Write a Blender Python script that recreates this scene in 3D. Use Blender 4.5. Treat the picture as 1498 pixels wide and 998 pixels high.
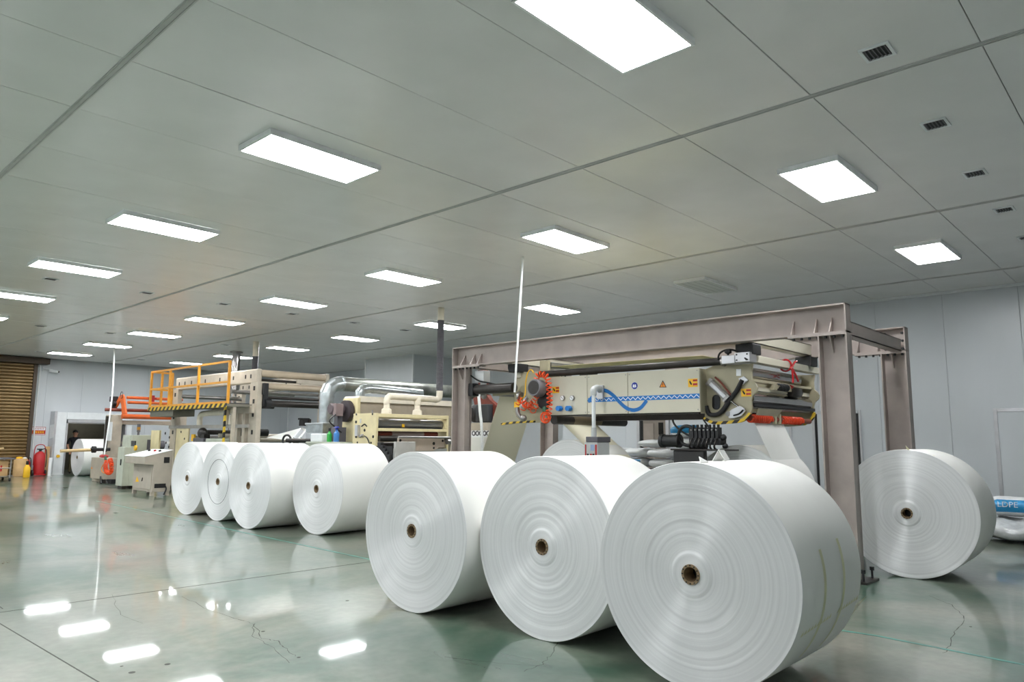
import bpy, math, random
from mathutils import Vector, Matrix, noise
random.seed(7)
for o in list(bpy.data.objects): bpy.data.objects.remove(o)
sc = bpy.context.scene
COL = sc.collection

# ---------------------------------------------------------------- camera
IW, IH = 1498, 998
YAW, PITCH, ROLL, FPX = math.radians(42.882), math.radians(7.639), math.radians(0.407), 1063.97
CAM = Vector((0, 0, 1.4))
FWD = Vector((math.cos(YAW)*math.cos(PITCH), math.sin(YAW)*math.cos(PITCH), math.sin(PITCH)))
_r = Vector((math.sin(YAW), -math.cos(YAW), 0)); _u = _r.cross(FWD)
RGT = _r*math.cos(ROLL) + _u*math.sin(ROLL)
UPV = -_r*math.sin(ROLL) + _u*math.cos(ROLL)
cd = bpy.data.cameras.new('camera'); cam = bpy.data.objects.new('camera', cd); COL.objects.link(cam)
cd.sensor_width = 36; cd.lens = FPX/IW*36; cd.clip_end = 200; cd.clip_start = 0.05
m = Matrix((RGT, UPV, -FWD)).transposed().to_4x4(); m.translation = CAM
cam.matrix_world = m
sc.camera = cam

def P(x, y, X=None, Y=None, Z=None):
    """the point seen at photo pixel (x, y) on the plane X=, Y= or Z="""
    d = FWD*FPX + RGT*(x-IW/2) - UPV*(y-IH/2)
    t = X/d.x if X is not None else (Y/d.y if Y is not None else (Z-CAM.z)/d.z)
    return CAM + d*t

# ---------------------------------------------------------------- world and exposure
w = bpy.data.worlds.new('world'); sc.world = w; w.use_nodes = True
w.node_tree.nodes['Background'].inputs[0].default_value = (.8, .85, .9, 1)
w.node_tree.nodes['Background'].inputs[1].default_value = .05
LAMP = 19.0
sc.view_settings.view_transform = 'Standard'; sc.view_settings.look = 'None'
sc.view_settings.exposure = 1.03; sc.view_settings.gamma = 1.0; sc.view_settings.use_curve_mapping = False

# ---------------------------------------------------------------- materials
def lin(c):
    return tuple(((v/255)/12.92 if v/255 <= .04045 else ((v/255+.055)/1.055)**2.4) for v in c)
MATS = {}
def mat(name, rgb, rough=.5, metal=0., var=.06, scale=6., bump=0., bscale=40., coat=0., emit=0., spec=.5, stretch=None):
    if name in MATS: return MATS[name]
    M = bpy.data.materials.new(name); M.use_nodes = True
    nt = M.node_tree; b = nt.nodes['Principled BSDF']
    c = lin(rgb)
    b.inputs['Roughness'].default_value = rough; b.inputs['Metallic'].default_value = metal
    b.inputs['Specular IOR Level'].default_value = spec
    b.inputs['Coat Weight'].default_value = coat; b.inputs['Coat Roughness'].default_value = .08
    tc = nt.nodes.new('ShaderNodeTexCoord')
    src = tc.outputs['Object']
    if stretch:
        mp = nt.nodes.new('ShaderNodeMapping'); mp.inputs['Scale'].default_value = stretch
        nt.links.new(src, mp.inputs[0]); src = mp.outputs[0]
    n = nt.nodes.new('ShaderNodeTexNoise'); n.inputs['Scale'].default_value = scale; n.inputs['Detail'].default_value = 4
    nt.links.new(src, n.inputs['Vector'])
    r = nt.nodes.new('ShaderNodeValToRGB')
    r.color_ramp.elements[0].position = .3; r.color_ramp.elements[1].position = .7
    r.color_ramp.elements[0].color = tuple(max(0, v*(1-var*1.6)) for v in c)+(1,)
    r.color_ramp.elements[1].color = tuple(min(1, v*(1+var)) for v in c)+(1,)
    nt.links.new(n.outputs['Fac'], r.inputs[0]); nt.links.new(r.outputs[0], b.inputs['Base Color'])
    if bump:
        n2 = nt.nodes.new('ShaderNodeTexNoise'); n2.inputs['Scale'].default_value = bscale
        nt.links.new(src, n2.inputs['Vector'])
        bp = nt.nodes.new('ShaderNodeBump'); bp.inputs['Strength'].default_value = bump; bp.inputs['Distance'].default_value = .01
        nt.links.new(n2.outputs['Fac'], bp.inputs['Height']); nt.links.new(bp.outputs[0], b.inputs['Normal'])
    if emit:
        b.inputs['Emission Color'].default_value = (1, 1, 1, 1); b.inputs['Emission Strength'].default_value = emit
    MATS[name] = M
    return M

def hazard_mat(name, freq, ax=(0, 1, 1)):
    M = bpy.data.materials.new(name); M.use_nodes = True; nt = M.node_tree; b = nt.nodes['Principled BSDF']
    tc = nt.nodes.new('ShaderNodeTexCoord')
    dp = nt.nodes.new('ShaderNodeVectorMath'); dp.operation = 'DOT_PRODUCT'; dp.inputs[1].default_value = tuple(a*freq for a in ax)
    fr = nt.nodes.new('ShaderNodeMath'); fr.operation = 'FRACT'
    gt = nt.nodes.new('ShaderNodeMath'); gt.operation = 'GREATER_THAN'; gt.inputs[1].default_value = .5
    mx = nt.nodes.new('ShaderNodeMix'); mx.data_type = 'RGBA'
    mx.inputs['A'].default_value = lin((35, 32, 30))+(1,); mx.inputs['B'].default_value = lin((222, 186, 50))+(1,)
    nt.links.new(tc.outputs['Object'], dp.inputs[0]); nt.links.new(dp.outputs['Value'], fr.inputs[0])
    nt.links.new(fr.outputs[0], gt.inputs[0]); nt.links.new(gt.outputs[0], mx.inputs['Factor'])
    nt.links.new(mx.outputs['Result'], b.inputs['Base Color']); b.inputs['Roughness'].default_value = .5
    MATS[name] = M; return M

def floor_mat():
    M = bpy.data.materials.new('polished_concrete'); M.use_nodes = True; nt = M.node_tree; b = nt.nodes['Principled BSDF']
    N = nt.nodes.new; L = nt.links.new
    tc = N('ShaderNodeTexCoord')
    n1 = N('ShaderNodeTexNoise'); n1.inputs['Scale'].default_value = .55; n1.inputs['Detail'].default_value = 8; n1.inputs['Roughness'].default_value = .62; n1.inputs['Distortion'].default_value = .5
    mp = N('ShaderNodeMapping'); mp.inputs['Scale'].default_value = (1.7, .45, 1); mp.inputs['Rotation'].default_value = (0, 0, .5)
    n2 = N('ShaderNodeTexNoise'); n2.inputs['Scale'].default_value = 1.2; n2.inputs['Detail'].default_value = 6
    n3 = N('ShaderNodeTexNoise'); n3.inputs['Scale'].default_value = 14; n3.inputs['Detail'].default_value = 6
    for q in (n1, n3): L(tc.outputs['Object'], q.inputs['Vector'])
    L(tc.outputs['Object'], mp.inputs[0]); L(mp.outputs[0], n2.inputs['Vector'])
    r1 = N('ShaderNodeValToRGB'); e = r1.color_ramp.elements
    e[0].position = .39; e[0].color = lin((58, 90, 74))+(1,)
    e[1].position = .6; e[1].color = lin((130, 130, 119))+(1,)
    q = r1.color_ramp.elements.new(.48); q.color = lin((102, 114, 100))+(1,)
    L(n1.outputs['Fac'], r1.inputs[0])
    r2 = N('ShaderNodeValToRGB'); e = r2.color_ramp.elements
    e[0].position = .38; e[0].color = (.62, .72, .68, 1); e[1].position = .66; e[1].color = (1.12, 1.1, 1.08, 1)
    L(n2.outputs['Fac'], r2.inputs[0])
    mu = N('ShaderNodeMix'); mu.data_type = 'RGBA'; mu.blend_type = 'MULTIPLY'; mu.inputs['Factor'].default_value = .8
    L(r1.outputs[0], mu.inputs['A']); L(r2.outputs[0], mu.inputs['B'])
    r3 = N('ShaderNodeValToRGB'); e = r3.color_ramp.elements
    e[0].position = .35; e[0].color = (.8, .8, .8, 1); e[1].position = .65; e[1].color = (1.1, 1.1, 1.1, 1)
    L(n3.outputs['Fac'], r3.inputs[0])
    m2 = N('ShaderNodeMix'); m2.data_type = 'RGBA'; m2.blend_type = 'MULTIPLY'; m2.inputs['Factor'].default_value = .7
    L(mu.outputs['Result'], m2.inputs['A']); L(r3.outputs[0], m2.inputs['B'])
    L(m2.outputs['Result'], b.inputs['Base Color'])
    mr = N('ShaderNodeMapRange'); mr.inputs['From Min'].default_value = .3; mr.inputs['From Max'].default_value = .7
    mr.inputs['To Min'].default_value = .27; mr.inputs['To Max'].default_value = .34
    L(n2.outputs['Fac'], mr.inputs[0]); L(mr.outputs[0], b.inputs['Roughness'])
    b.inputs['IOR'].default_value = 1.55; b.inputs['Specular IOR Level'].default_value = .6
    b.inputs['Coat Weight'].default_value = .65; b.inputs['Coat Roughness'].default_value = .04
    nb = N('ShaderNodeTexNoise'); nb.inputs['Scale'].default_value = 5; nb.inputs['Detail'].default_value = 2
    L(tc.outputs['Object'], nb.inputs['Vector'])
    bp = N('ShaderNodeBump'); bp.inputs['Strength'].default_value = .02; bp.inputs['Distance'].default_value = .01
    L(nb.outputs['Fac'], bp.inputs['Height']); L(bp.outputs[0], b.inputs['Normal']); L(bp.outputs[0], b.inputs['Coat Normal'])
    return M

def paper_face_mat():
    M = bpy.data.materials.new('paper_end'); M.use_nodes = True; nt = M.node_tree; b = nt.nodes['Principled BSDF']
    N = nt.nodes.new; L = nt.links.new
    tc = N('ShaderNodeTexCoord'); sp = N('ShaderNodeSeparateXYZ'); L(tc.outputs['Object'], sp.inputs[0])
    py = N('ShaderNodeMath'); py.operation = 'POWER'; py.inputs[1].default_value = 2; L(sp.outputs['Y'], py.inputs[0])
    pz = N('ShaderNodeMath'); pz.operation = 'POWER'; pz.inputs[1].default_value = 2; L(sp.outputs['Z'], pz.inputs[0])
    ad = N('ShaderNodeMath'); L(py.outputs[0], ad.inputs[0]); L(pz.outputs[0], ad.inputs[1])
    sq = N('ShaderNodeMath'); sq.operation = 'SQRT'; L(ad.outputs[0], sq.inputs[0])
    n = N('ShaderNodeTexNoise'); n.noise_dimensions = '1D'; n.inputs['Scale'].default_value = 55; n.inputs['Detail'].default_value = 6
    L(sq.outputs[0], n.inputs['W'])
    r = N('ShaderNodeValToRGB'); e = r.color_ramp.elements
    e[0].position = .3; e[0].color = (.72, .72, .725, 1); e[1].position = .6; e[1].color = (.80, .80, .805, 1)
    L(n.outputs['Fac'], r.inputs[0]); L(r.outputs[0], b.inputs['Base Color'])
    bp = N('ShaderNodeBump'); bp.inputs['Strength'].default_value = .12; bp.inputs['Distance'].default_value = .003
    L(n.outputs['Fac'], bp.inputs['Height']); L(bp.outputs[0], b.inputs['Normal'])
    b.inputs['Metallic'].default_value = .17
    tg = N('ShaderNodeTangent'); tg.direction_type = 'RADIAL'; tg.axis = 'X'; L(tg.outputs[0], b.inputs['Tangent'])
    b.inputs['Anisotropic'].default_value = 1.0; b.inputs['Anisotropic Rotation'].default_value = .25; b.inputs['Roughness'].default_value = .5
    b.inputs['Specular IOR Level'].default_value = 1.0
    return M

FLOORM = floor_mat(); ENDM = paper_face_mat()
PAPER = mat('paper_side', (236, 235, 231), .55, var=.015, scale=3)
CEIL = mat('ceiling_sheet', (231, 230, 229), .24, var=.03, scale=1.3, bump=.05, bscale=2.5)
TRIM = mat('aluminium_trim', (190, 190, 188), .4, 0., var=.05)
WALL = mat('wall_sheet', (206, 210, 214), .32, var=.03, scale=1.2, bump=.03, bscale=3, stretch=(1, 1, .3))
WHITE = mat('white_paint', (225, 228, 230), .4, var=.03)
DARKROOM = mat('olive_wall', (112, 108, 92), .7)
GANTRY = mat('mauve_grey_paint', (170, 158, 152), .45, var=.09, scale=3.5, bump=.03)
CREAM = mat('cream_panel_paint', (208, 202, 184), .38, var=.03, scale=2)
PLATE = mat('tan_plate_paint', (172, 164, 138), .42, var=.06, scale=4)
YCREAM = mat('yellow_cream_paint', (226, 212, 168), .45, var=.06, scale=5)
TAN = mat('tan_frame_paint', (186, 176, 160), .45, var=.09, scale=4)
HOOD = mat('hood_paint', (205, 192, 170), .45, var=.06)
BLACK = mat('black_rubber', (28, 28, 30), .5, var=.1)
DARK = mat('dark_steel', (62, 58, 56), .38, .6, var=.15)
STEEL = mat('steel', (165, 162, 160), .3, .9, var=.1)
CHROME = mat('chrome', (176, 172, 170), .12, 1., var=.05)
GALV = mat('galvanised', (190, 196, 198), .3, .9, var=.16, scale=7)
ALU = mat('aluminium', (200, 200, 204), .35, .7, var=.05)
ORANGE = mat('orange_arm_paint', (214, 100, 44), .4, var=.08)
RAIL = mat('amber_rail_paint', (232, 160, 46), .4, var=.06)
REDBROWN = mat('red_brown_paint', (120, 52, 38), .5, var=.12)
RUSTRED = mat('dark_red_paint', (126, 58, 42), .5, var=.12)
COIL = mat('orange_hose', (240, 84, 30), .35, var=.04)
RED = mat('red_paint', (176, 28, 34), .35, var=.06)
BLUE = mat('blue_print', (30, 118, 196), .5, var=.03)
NAVY = mat('navy_print', (26, 46, 150), .5, var=.03)
INKW = mat('white_print', (238, 240, 242), .5, var=.02)
YEL = mat('yellow_print', (244, 190, 36), .5, var=.03)
ORG = mat('orange_print', (238, 140, 30), .5, var=.03)
INK = mat('black_print', (25, 24, 24), .6, var=.03)
GREYBOX = mat('grey_enamel', (190, 192, 192), .4, var=.04)
GREENGREY = mat('green_grey_enamel', (188, 192, 178), .42, var=.05)
DESK = mat('beige_grey_enamel', (182, 172, 158), .42, var=.05)
PVC = mat('cream_pipe', (226, 216, 198), .35, var=.05)
HOSE = mat('grey_corrugated_hose', (92, 90, 96), .5, var=.08)
HOSEW = mat('white_hose', (222, 224, 224), .4, var=.03)
TAPE = mat('yellow_tape', (222, 219, 180), .3, var=.06)
CARD = mat('cardboard', (140, 118, 90), .8, var=.12, scale=30)
BOXCARD = mat('carton', (196, 160, 112), .75, var=.06)
WEBM = mat('web_paper', (238, 232, 210), .5, var=.02, scale=2)
WEBW = mat('web_white', (232, 232, 228), .5, var=.02, scale=2)
SACKM = mat('white_woven_sack', (238, 239, 241), .35, var=.05, scale=5, bump=.25, bscale=9)
FILM = mat('crumpled_clear_film', (205, 208, 210), .18, var=.12, scale=8, bump=.9, bscale=12)
SACKB = mat('sack_blue', (28, 140, 196), .4, var=.04)
SHUT = mat('bronze_slat', (122, 100, 66), .36, .55, var=.08, scale=3)
SHUTF = mat('bronze_frame', (74, 62, 50), .45, .3)
WOOD = mat('pale_wood', (206, 178, 130), .6, var=.1, scale=12, stretch=(1, 8, 8))
SKIN = mat('skin', (190, 140, 112), .5); HAIR = mat('black_hair', (22, 19, 18), .5)
SHIRT = mat('black_shirt', (30, 31, 36), .8); PANTS = mat('khaki_trousers', (92, 84, 58), .8); SHOE = mat('dark_shoe', (34, 32, 32), .6)
TEAL = mat('teal_line_paint', (58, 136, 124), .3, var=.25, scale=9)
JOINT = mat('floor_joint_dirt', (58, 60, 54), .7)
SPRING = mat('red_spring', (224, 70, 36), .4)
GLASSD = mat('dark_glass', (18, 19, 22), .12)
BROWNTAN = mat('taupe_enamel', (128, 118, 108), .5, var=.05)
HAZ = hazard_mat('hazard_stripes', 7.5); HAZ2 = hazard_mat('hazard_stripes_fine', 4.2)
HAZP = hazard_mat('hazard_post', 4.0, (0, .6, 1))
LAMPM = mat('lamp_diffuser', (255, 255, 255), .4, emit=LAMP, var=0)
MATS['lamp_diffuser'].node_tree.nodes['Principled BSDF'].inputs['Emission Color'].default_value = (.96, .985, 1, 1)
OFFM = mat('unlit_diffuser', (196, 200, 190), .3, var=.03)

# ---------------------------------------------------------------- mesh builder
V3 = Vector
class MB:
    def __init__(s): s.v = []; s.f = []; s.mi = []; s.cur = 0
    def add(s, vs, fs):
        k = len(s.v); s.v += [tuple(a) for a in vs]
        for q in fs: s.f.append(tuple(i+k for i in q)); s.mi.append(s.cur)
        return s
    def box(s, x0, x1, y0, y1, z0, z1):
        if x0 > x1: x0, x1 = x1, x0
        if y0 > y1: y0, y1 = y1, y0
        if z0 > z1: z0, z1 = z1, z0
        return s.add([(x0,y0,z0),(x1,y0,z0),(x1,y1,z0),(x0,y1,z0),(x0,y0,z1),(x1,y0,z1),(x1,y1,z1),(x0,y1,z1)],
                     [(0,3,2,1),(4,5,6,7),(0,1,5,4),(1,2,6,5),(2,3,7,6),(3,0,4,7)])
    def bar(s, a, b, wd, ht, up=V3((0,0,1))):
        a = V3(a); b = V3(b); d = (b-a).normalized()
        if abs(d.dot(up)) > .99: up = V3((1,0,0))
        sd = d.cross(up).normalized(); u = sd.cross(d)
        vs = [p+sd*i*wd/2+u*j*ht/2 for p in (a,b) for i,j in ((-1,-1),(1,-1),(1,1),(-1,1))]
        return s.add(vs, [(0,1,2,3),(7,6,5,4),(0,4,5,1),(1,5,6,2),(2,6,7,3),(3,7,4,0)])
    def cyl(s, a, b, r, r2=None, n=20, caps=True):
        return s.lathe([(0,r),(1,r if r2 is None else r2)], a, b, n, caps)
    def lathe(s, prof, a, b, n=20, caps=True):
        """prof: (t along a-b, radius)"""
        a = V3(a); b = V3(b); d = b-a; u = d.normalized()
        x = u.cross(V3((0,0,1)) if abs(u.z) < .9 else V3((1,0,0))).normalized(); y = u.cross(x)
        vs = []; fs = []
        for t, r in prof:
            for i in range(n):
                q = 2*math.pi*i/n
                vs.append(a+d*t+x*r*math.cos(q)+y*r*math.sin(q))
        for j in range(len(prof)-1):
            for i in range(n):
                k = (i+1) % n
                fs.append((j*n+i, j*n+k, (j+1)*n+k, (j+1)*n+i))
        if caps:
            fs.append(tuple(reversed(range(n)))); e = (len(prof)-1)*n; fs.append(tuple(range(e, e+n)))
        return s.add(vs, fs)
    def tube(s, pts, r, n=8, closed=False):
        pts = [V3(p) for p in pts]; N = len(pts)
        vs = []; fs = []; ref = None
        for i, p in enumerate(pts):
            d = (pts[min(i+1,N-1)]-pts[max(i-1,0)]).normalized()
            if ref is None: ref = d.cross(V3((0,0,1)) if abs(d.z) < .9 else V3((1,0,0))).normalized()
            ref = (ref-d*ref.dot(d)).normalized(); y = d.cross(ref)
            rr = r[i] if isinstance(r, (list,tuple)) else r
            for k in range(n):
                q = 2*math.pi*k/n; vs.append(p+ref*rr*math.cos(q)+y*rr*math.sin(q))
        for i in range(N-1):
            for k in range(n):
                k2 = (k+1) % n; fs.append((i*n+k, i*n+k2, (i+1)*n+k2, (i+1)*n+k))
        fs.append(tuple(reversed(range(n)))); fs.append(tuple(range((N-1)*n, N*n)))
        return s.add(vs, fs)
    def prism(s, pts, off):
        """flat polygon (3-D points) pushed along off"""
        pts = [V3(p) for p in pts]; off = V3(off); n = len(pts)
        nr = V3((0,0,0))
        for i in range(n): nr += (pts[i]-pts[0]).cross(pts[(i+1)%n]-pts[0])
        if nr.dot(off) > 0: pts = pts[::-1]
        fs = [tuple(range(n)), tuple(reversed(range(n, 2*n)))]
        fs += [(i, n+i, n+(i+1)%n, (i+1)%n) for i in range(n)]
        return s.add(pts+[p+off for p in pts], [tuple(reversed(q)) if False else q for q in fs])
    def ball(s, c, r, n=12, m=8):
        c = V3(c); rx, ry, rz = r if isinstance(r,(tuple,list)) else (r,r,r)
        vs = [c+V3((0,0,-rz))]; fs = []
        for j in range(1, m):
            a = -math.pi/2+math.pi*j/m
            for i in range(n):
                q = 2*math.pi*i/n; vs.append(c+V3((rx*math.cos(a)*math.cos(q), ry*math.cos(a)*math.sin(q), rz*math.sin(a))))
        vs.append(c+V3((0,0,rz)))
        for i in range(n): fs.append((0, 1+(i+1)%n, 1+i))
        for j in range(m-2):
            for i in range(n):
                k = (i+1)%n; fs.append((1+j*n+i, 1+j*n+k, 1+(j+1)*n+k, 1+(j+1)*n+i))
        e = 1+(m-2)*n
        for i in range(n): fs.append((e+i, e+(i+1)%n, len(vs)-1))
        return s.add(vs, fs)
    def ring(s, c, axis, R, r, n=24, k=8):
        c = V3(c); u = V3(axis).normalized(); x = u.cross(V3((0,0,1)) if abs(u.z)<.9 else V3((1,0,0))).normalized(); y = u.cross(x)
        return s.tube([c+x*R*math.cos(2*math.pi*i/n)+y*R*math.sin(2*math.pi*i/n) for i in range(n+1)], r, k)
    def helix(s, path, R, pitch, r, per=10, n=5):
        path = smooth([V3(p) for p in path], 12)
        acc = [0]
        for i in range(1, len(path)): acc.append(acc[-1]+(path[i]-path[i-1]).length)
        tot = acc[-1]; cnt = int(tot/pitch*per); pts = []; ref = None; j = 0
        for i in range(cnt+1):
            l = tot*i/cnt
            while j < len(acc)-2 and acc[j+1] < l: j += 1
            f = (l-acc[j])/max(1e-6, acc[j+1]-acc[j]); p = path[j].lerp(path[j+1], f); d = (path[j+1]-path[j]).normalized()
            if ref is None: ref = d.cross(V3((0,0,1)) if abs(d.z)<.9 else V3((1,0,0))).normalized()
            ref = (ref-d*ref.dot(d)).normalized(); y = d.cross(ref); q = 2*math.pi*i/per
            pts.append(p+ref*R*math.cos(q)+y*R*math.sin(q))
        return s.tube(pts, r, n)

def smooth(pts, k=8):
    pts = [V3(p) for p in pts]
    if len(pts) < 3: return [pts[0].lerp(pts[1], i/k) for i in range(k+1)]
    out = []
    for i in range(len(pts)-1):
        p0 = pts[max(i-1,0)]; p1 = pts[i]; p2 = pts[i+1]; p3 = pts[min(i+2,len(pts)-1)]
        for j in range(k):
            t = j/k
            out.append(.5*((2*p1)+(p2-p0)*t+(2*p0-5*p1+4*p2-p3)*t*t+(3*p1-p0-3*p2+p3)*t**3))
    out.append(pts[-1]); return out

def origin(o):
    v = V3((0,0,0))
    while o is not None: v = v+o.location; o = o.parent
    return v
def obj(name, mb, material, parent=None, flat=False, bevel=0., angle=35):
    """link the builder's shape as ONE mesh object; a top-level one gets its origin at its base"""
    me = bpy.data.meshes.new(name)
    if parent is None:
        xs = [v[0] for v in mb.v]; ys = [v[1] for v in mb.v]; zs = [v[2] for v in mb.v]
        org = V3(((min(xs)+max(xs))/2, (min(ys)+max(ys))/2, min(zs)))
    else: org = origin(parent)
    me.from_pydata([tuple(V3(v)-org) for v in mb.v], [], mb.f)
    mats = material if isinstance(material, (list,tuple)) else [material]
    for q in mats: me.materials.append(q)
    if len(mats) > 1:
        for p_, k in zip(me.polygons, mb.mi): p_.material_index = k
    if not flat:
        for p_ in me.polygons: p_.use_smooth = True
        me.set_sharp_from_angle(angle=math.radians(angle))
    me.update()
    o = bpy.data.objects.new(name, me); COL.objects.link(o)
    if parent is None: o.location = org
    else: o.parent = parent
    if bevel:
        b = o.modifiers.new('bevel', 'BEVEL'); b.width = bevel; b.segments = 2; b.limit_method = 'ANGLE'; b.angle_limit = math.radians(40)
    return o
def tag(o, label=None, cat=None, group=None, kind=None):
    if label: o['label'] = label
    if cat: o['category'] = cat
    if group: o['group'] = group
    if kind: o['kind'] = kind
    return o
def thing(name, label, cat, loc, group=None):
    o = bpy.data.objects.new(name, None); COL.objects.link(o); o.location = loc; o.empty_display_size = .1
    return tag(o, label, cat, group)
def struct(name, mb, material, **k): return tag(obj(name, mb, material, **k), kind='structure')
def copy_tree(o, parent=None):
    c = o.copy(); COL.objects.link(c)
    if parent is not None: c.parent = parent
    for ch in list(o.children): copy_tree(ch, c)
    return c
def text(name, body, size, loc, xdir, ydir, material, parent, depth=.0006):
    cu = bpy.data.curves.new(name, 'FONT'); cu.body = body; cu.size = size; cu.extrude = depth; cu.align_x = 'CENTER'; cu.align_y = 'CENTER'; cu.resolution_u = 3
    t = bpy.data.objects.new(name, cu); COL.objects.link(t)
    bpy.context.view_layer.update()
    me = bpy.data.meshes.new_from_object(t.evaluated_get(bpy.context.evaluated_depsgraph_get()))
    bpy.data.objects.remove(t)
    x = V3(xdir).normalized(); y = V3(ydir).normalized(); z = x.cross(y)
    R = Matrix((x, y, z)).transposed()
    org = origin(parent)
    for v in me.vertices: v.co = R @ v.co + V3(loc) - org
    me.materials.clear(); me.materials.append(material)
    o = bpy.data.objects.new(name, me); COL.objects.link(o); o.parent = parent
    return o

# ================================================================ THE SETTING
ZC = 4.15; XR = 15.14; XD = 17.6; YB = 30.3; YS = 12.2
PITCHY = 1.171; SEAM0 = .843
fl = struct('floor', MB().box(-6.2, XD+.2, -6.2, 35, -.15, 0), FLOORM, flat=True)
joint = lambda a, b, wd, nm, mt, z=.0012: obj(nm, MB().bar(V3((a.x,a.y,z/2)), V3((b.x,b.y,z/2)), wd, z), mt, fl, flat=True)
joint(V3((-6,7.3,0)), V3((7.5,6.9,0)), .012, 'floor_joint', JOINT)
joint(V3((1.55,7.2,0)), V3((1.9,-6,0)), .008, 'floor_joint', JOINT)
joint(V3((1.7,7.2,0)), V3((2.4,30,0)), .008, 'floor_joint', JOINT)
joint(V3((5.66,17.5,0)), V3((5.25,6.9,0)), .036, 'floor_line', TEAL)
joint(V3((5.25,6.9,0)), V3((5.85,1.8,0)), .036, 'floor_line', TEAL)
joint(V3((5.85,1.8,0)), V3((5.6,-1,0)), .036, 'floor_line', TEAL)
def crack(px, wd):
    pts = [P(x, y, Z=0) for x, y in px]; rnd = random.Random(len(px)); fine = []
    for a, b in zip(pts, pts[1:]):
        for i in range(6):
            q = a.lerp(b, i/6); fine.append(V3((q.x+rnd.uniform(-.012,.012), q.y+rnd.uniform(-.012,.012), .0009)))
    mb = MB()
    for a, b in zip(fine, fine[1:]):
        d = (b-a); s = V3((-d.y, d.x, 0)).normalized()*wd/2*rnd.uniform(.4,1.2)
        mb.add([a-s, b-s, b+s, a+s], [(0,1,2,3)])
    obj('floor_crack', mb, JOINT, fl, flat=True)
crack([(268,873),(300,890),(345,905),(371,913),(385,935),(408,938),(420,952),(436,962)], .006)
crack([(371,913),(369,930),(398,948),(428,975)], .005)
crack([(815,940),(805,960),(792,972),(760,985)], .005)
crack([(1360,872),(1392,885),(1412,905),(1398,925),(1388,945),(1380,958)], .006)
crack([(790,975),(700,968),(640,960)], .003)
crack([(165,870),(175,900),(215,915)], .003)
for x, y, r in ((385,924,.014),(508,879,.016),(193,984,.02),(245,972,.018),(437,962,.012),(1420,917,.01),(178,975,.01)):
    c = P(x, y, Z=0); obj('floor_chip', MB().cyl(c, c+V3((0,0,.001)), r, n=9), JOINT, fl, flat=True)

cl = struct('ceiling', MB().box(-6.2, XD+.2, -6.2, YB+.2, ZC+.04, ZC+.1), mat('ceiling_backing', (70,70,70), .8), flat=True)
TX = [-6.15, -2.19, 1.752, 5.69, 9.67, 13.7, XD]
rows = [SEAM0+PITCHY*k for k in range(-6, 27)]
for a, b in zip(TX, TX[1:]):
    proto = None
    for i, y in enumerate(rows):
        y1 = min(y+PITCHY, YB)
        if y1-y < .2: continue
        bb = XR if (b == XD and y1 < YS) else b
        if proto is None or y1-y < PITCHY-.01 or bb != proto_b:
            o = obj('ceiling_panel', MB().box(0, bb-a-.006, .003, y1-y-.003, 0, .045), CEIL, cl, flat=True, bevel=.004)
            proto, proto_b = o, bb
        else:
            o = proto.copy(); COL.objects.link(o)
        o.location = V3((a+.003, y, ZC+random.uniform(0,.0015)))-cl.location
        o.rotation_euler = (random.uniform(-.0012,.0012), random.uniform(-.0007,.0007), 0)
        # object coords restart per panel; mesh was made relative to the ceiling origin
for o in cl.children:
    if o.name.startswith('ceiling_panel') and not o.data.get('moved'):
        for v in o.data.vertices: v.co = v.co + cl.location
        o.data['moved'] = 1
for x in TX[1:-1]:
    mb = MB().box(x-.028, x+.028, -6.2, YB, ZC-.006, ZC+.03)
    mb.box(x-.02, x-.012, -6.2, YB, ZC-.012, ZC-.006).box(x+.012, x+.02, -6.2, YB, ZC-.012, ZC-.006)
    obj('ceiling_trim', mb, TRIM, cl, flat=True)

def panels_x(wall, X, y0, y1, z1=ZC, side=-1):
    """vertical sheets on a wall standing at X, facing -X"""
    y = SEAM0+PITCHY*math.floor((y0-SEAM0)/PITCHY)
    while y < y1:
        a, b = max(y, y0), min(y+PITCHY, y1)
        if b-a > .05: obj('wall_panel', MB().box(X, X+.02, a+.002, b-.002, 0, z1), WALL, wall, flat=True, bevel=.003)
        y += PITCHY
wr = struct('wall_right', MB().box(XR+.02, XR+.12, -6.2, YS, 0, ZC+.1).box(XR+.02, XD, YS-.1, YS, 0, ZC+.1), WALL, flat=True)
panels_x(wr, XR, -6.2, YS)
struct('trim_1', MB().box(XR-.05, XR+.01, -6.2, YS, ZC-.045, ZC+.01), WHITE, flat=True, bevel=.015)
wd_ = struct('wall_recess', MB().box(XD+.02, XD+.12, YS, YB+.1, 0, ZC+.1), WALL, flat=True)
panels_x(wd_, XD, YS, YB)
wp = struct('wall_pillar', MB().box(15.39, XD, 18.77, 21.38, 0, ZC+.1), WALL, flat=True)
for a, b in ((18.75,20.0),(20.0,21.4)): obj('wall_panel', MB().box(15.37, 15.39, a+.003, b-.003, 0, ZC), WALL, wp, flat=True)
for y in (18.75, 21.38): obj('corner_trim', MB().box(15.352, 15.40, y-.03, y+.03, 0, ZC), WHITE, wp, flat=True)
obj('corner_trim', MB().box(XD-.05, XD, YB-.05, YB, 0, ZC), WHITE, wd_, flat=True)
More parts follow.
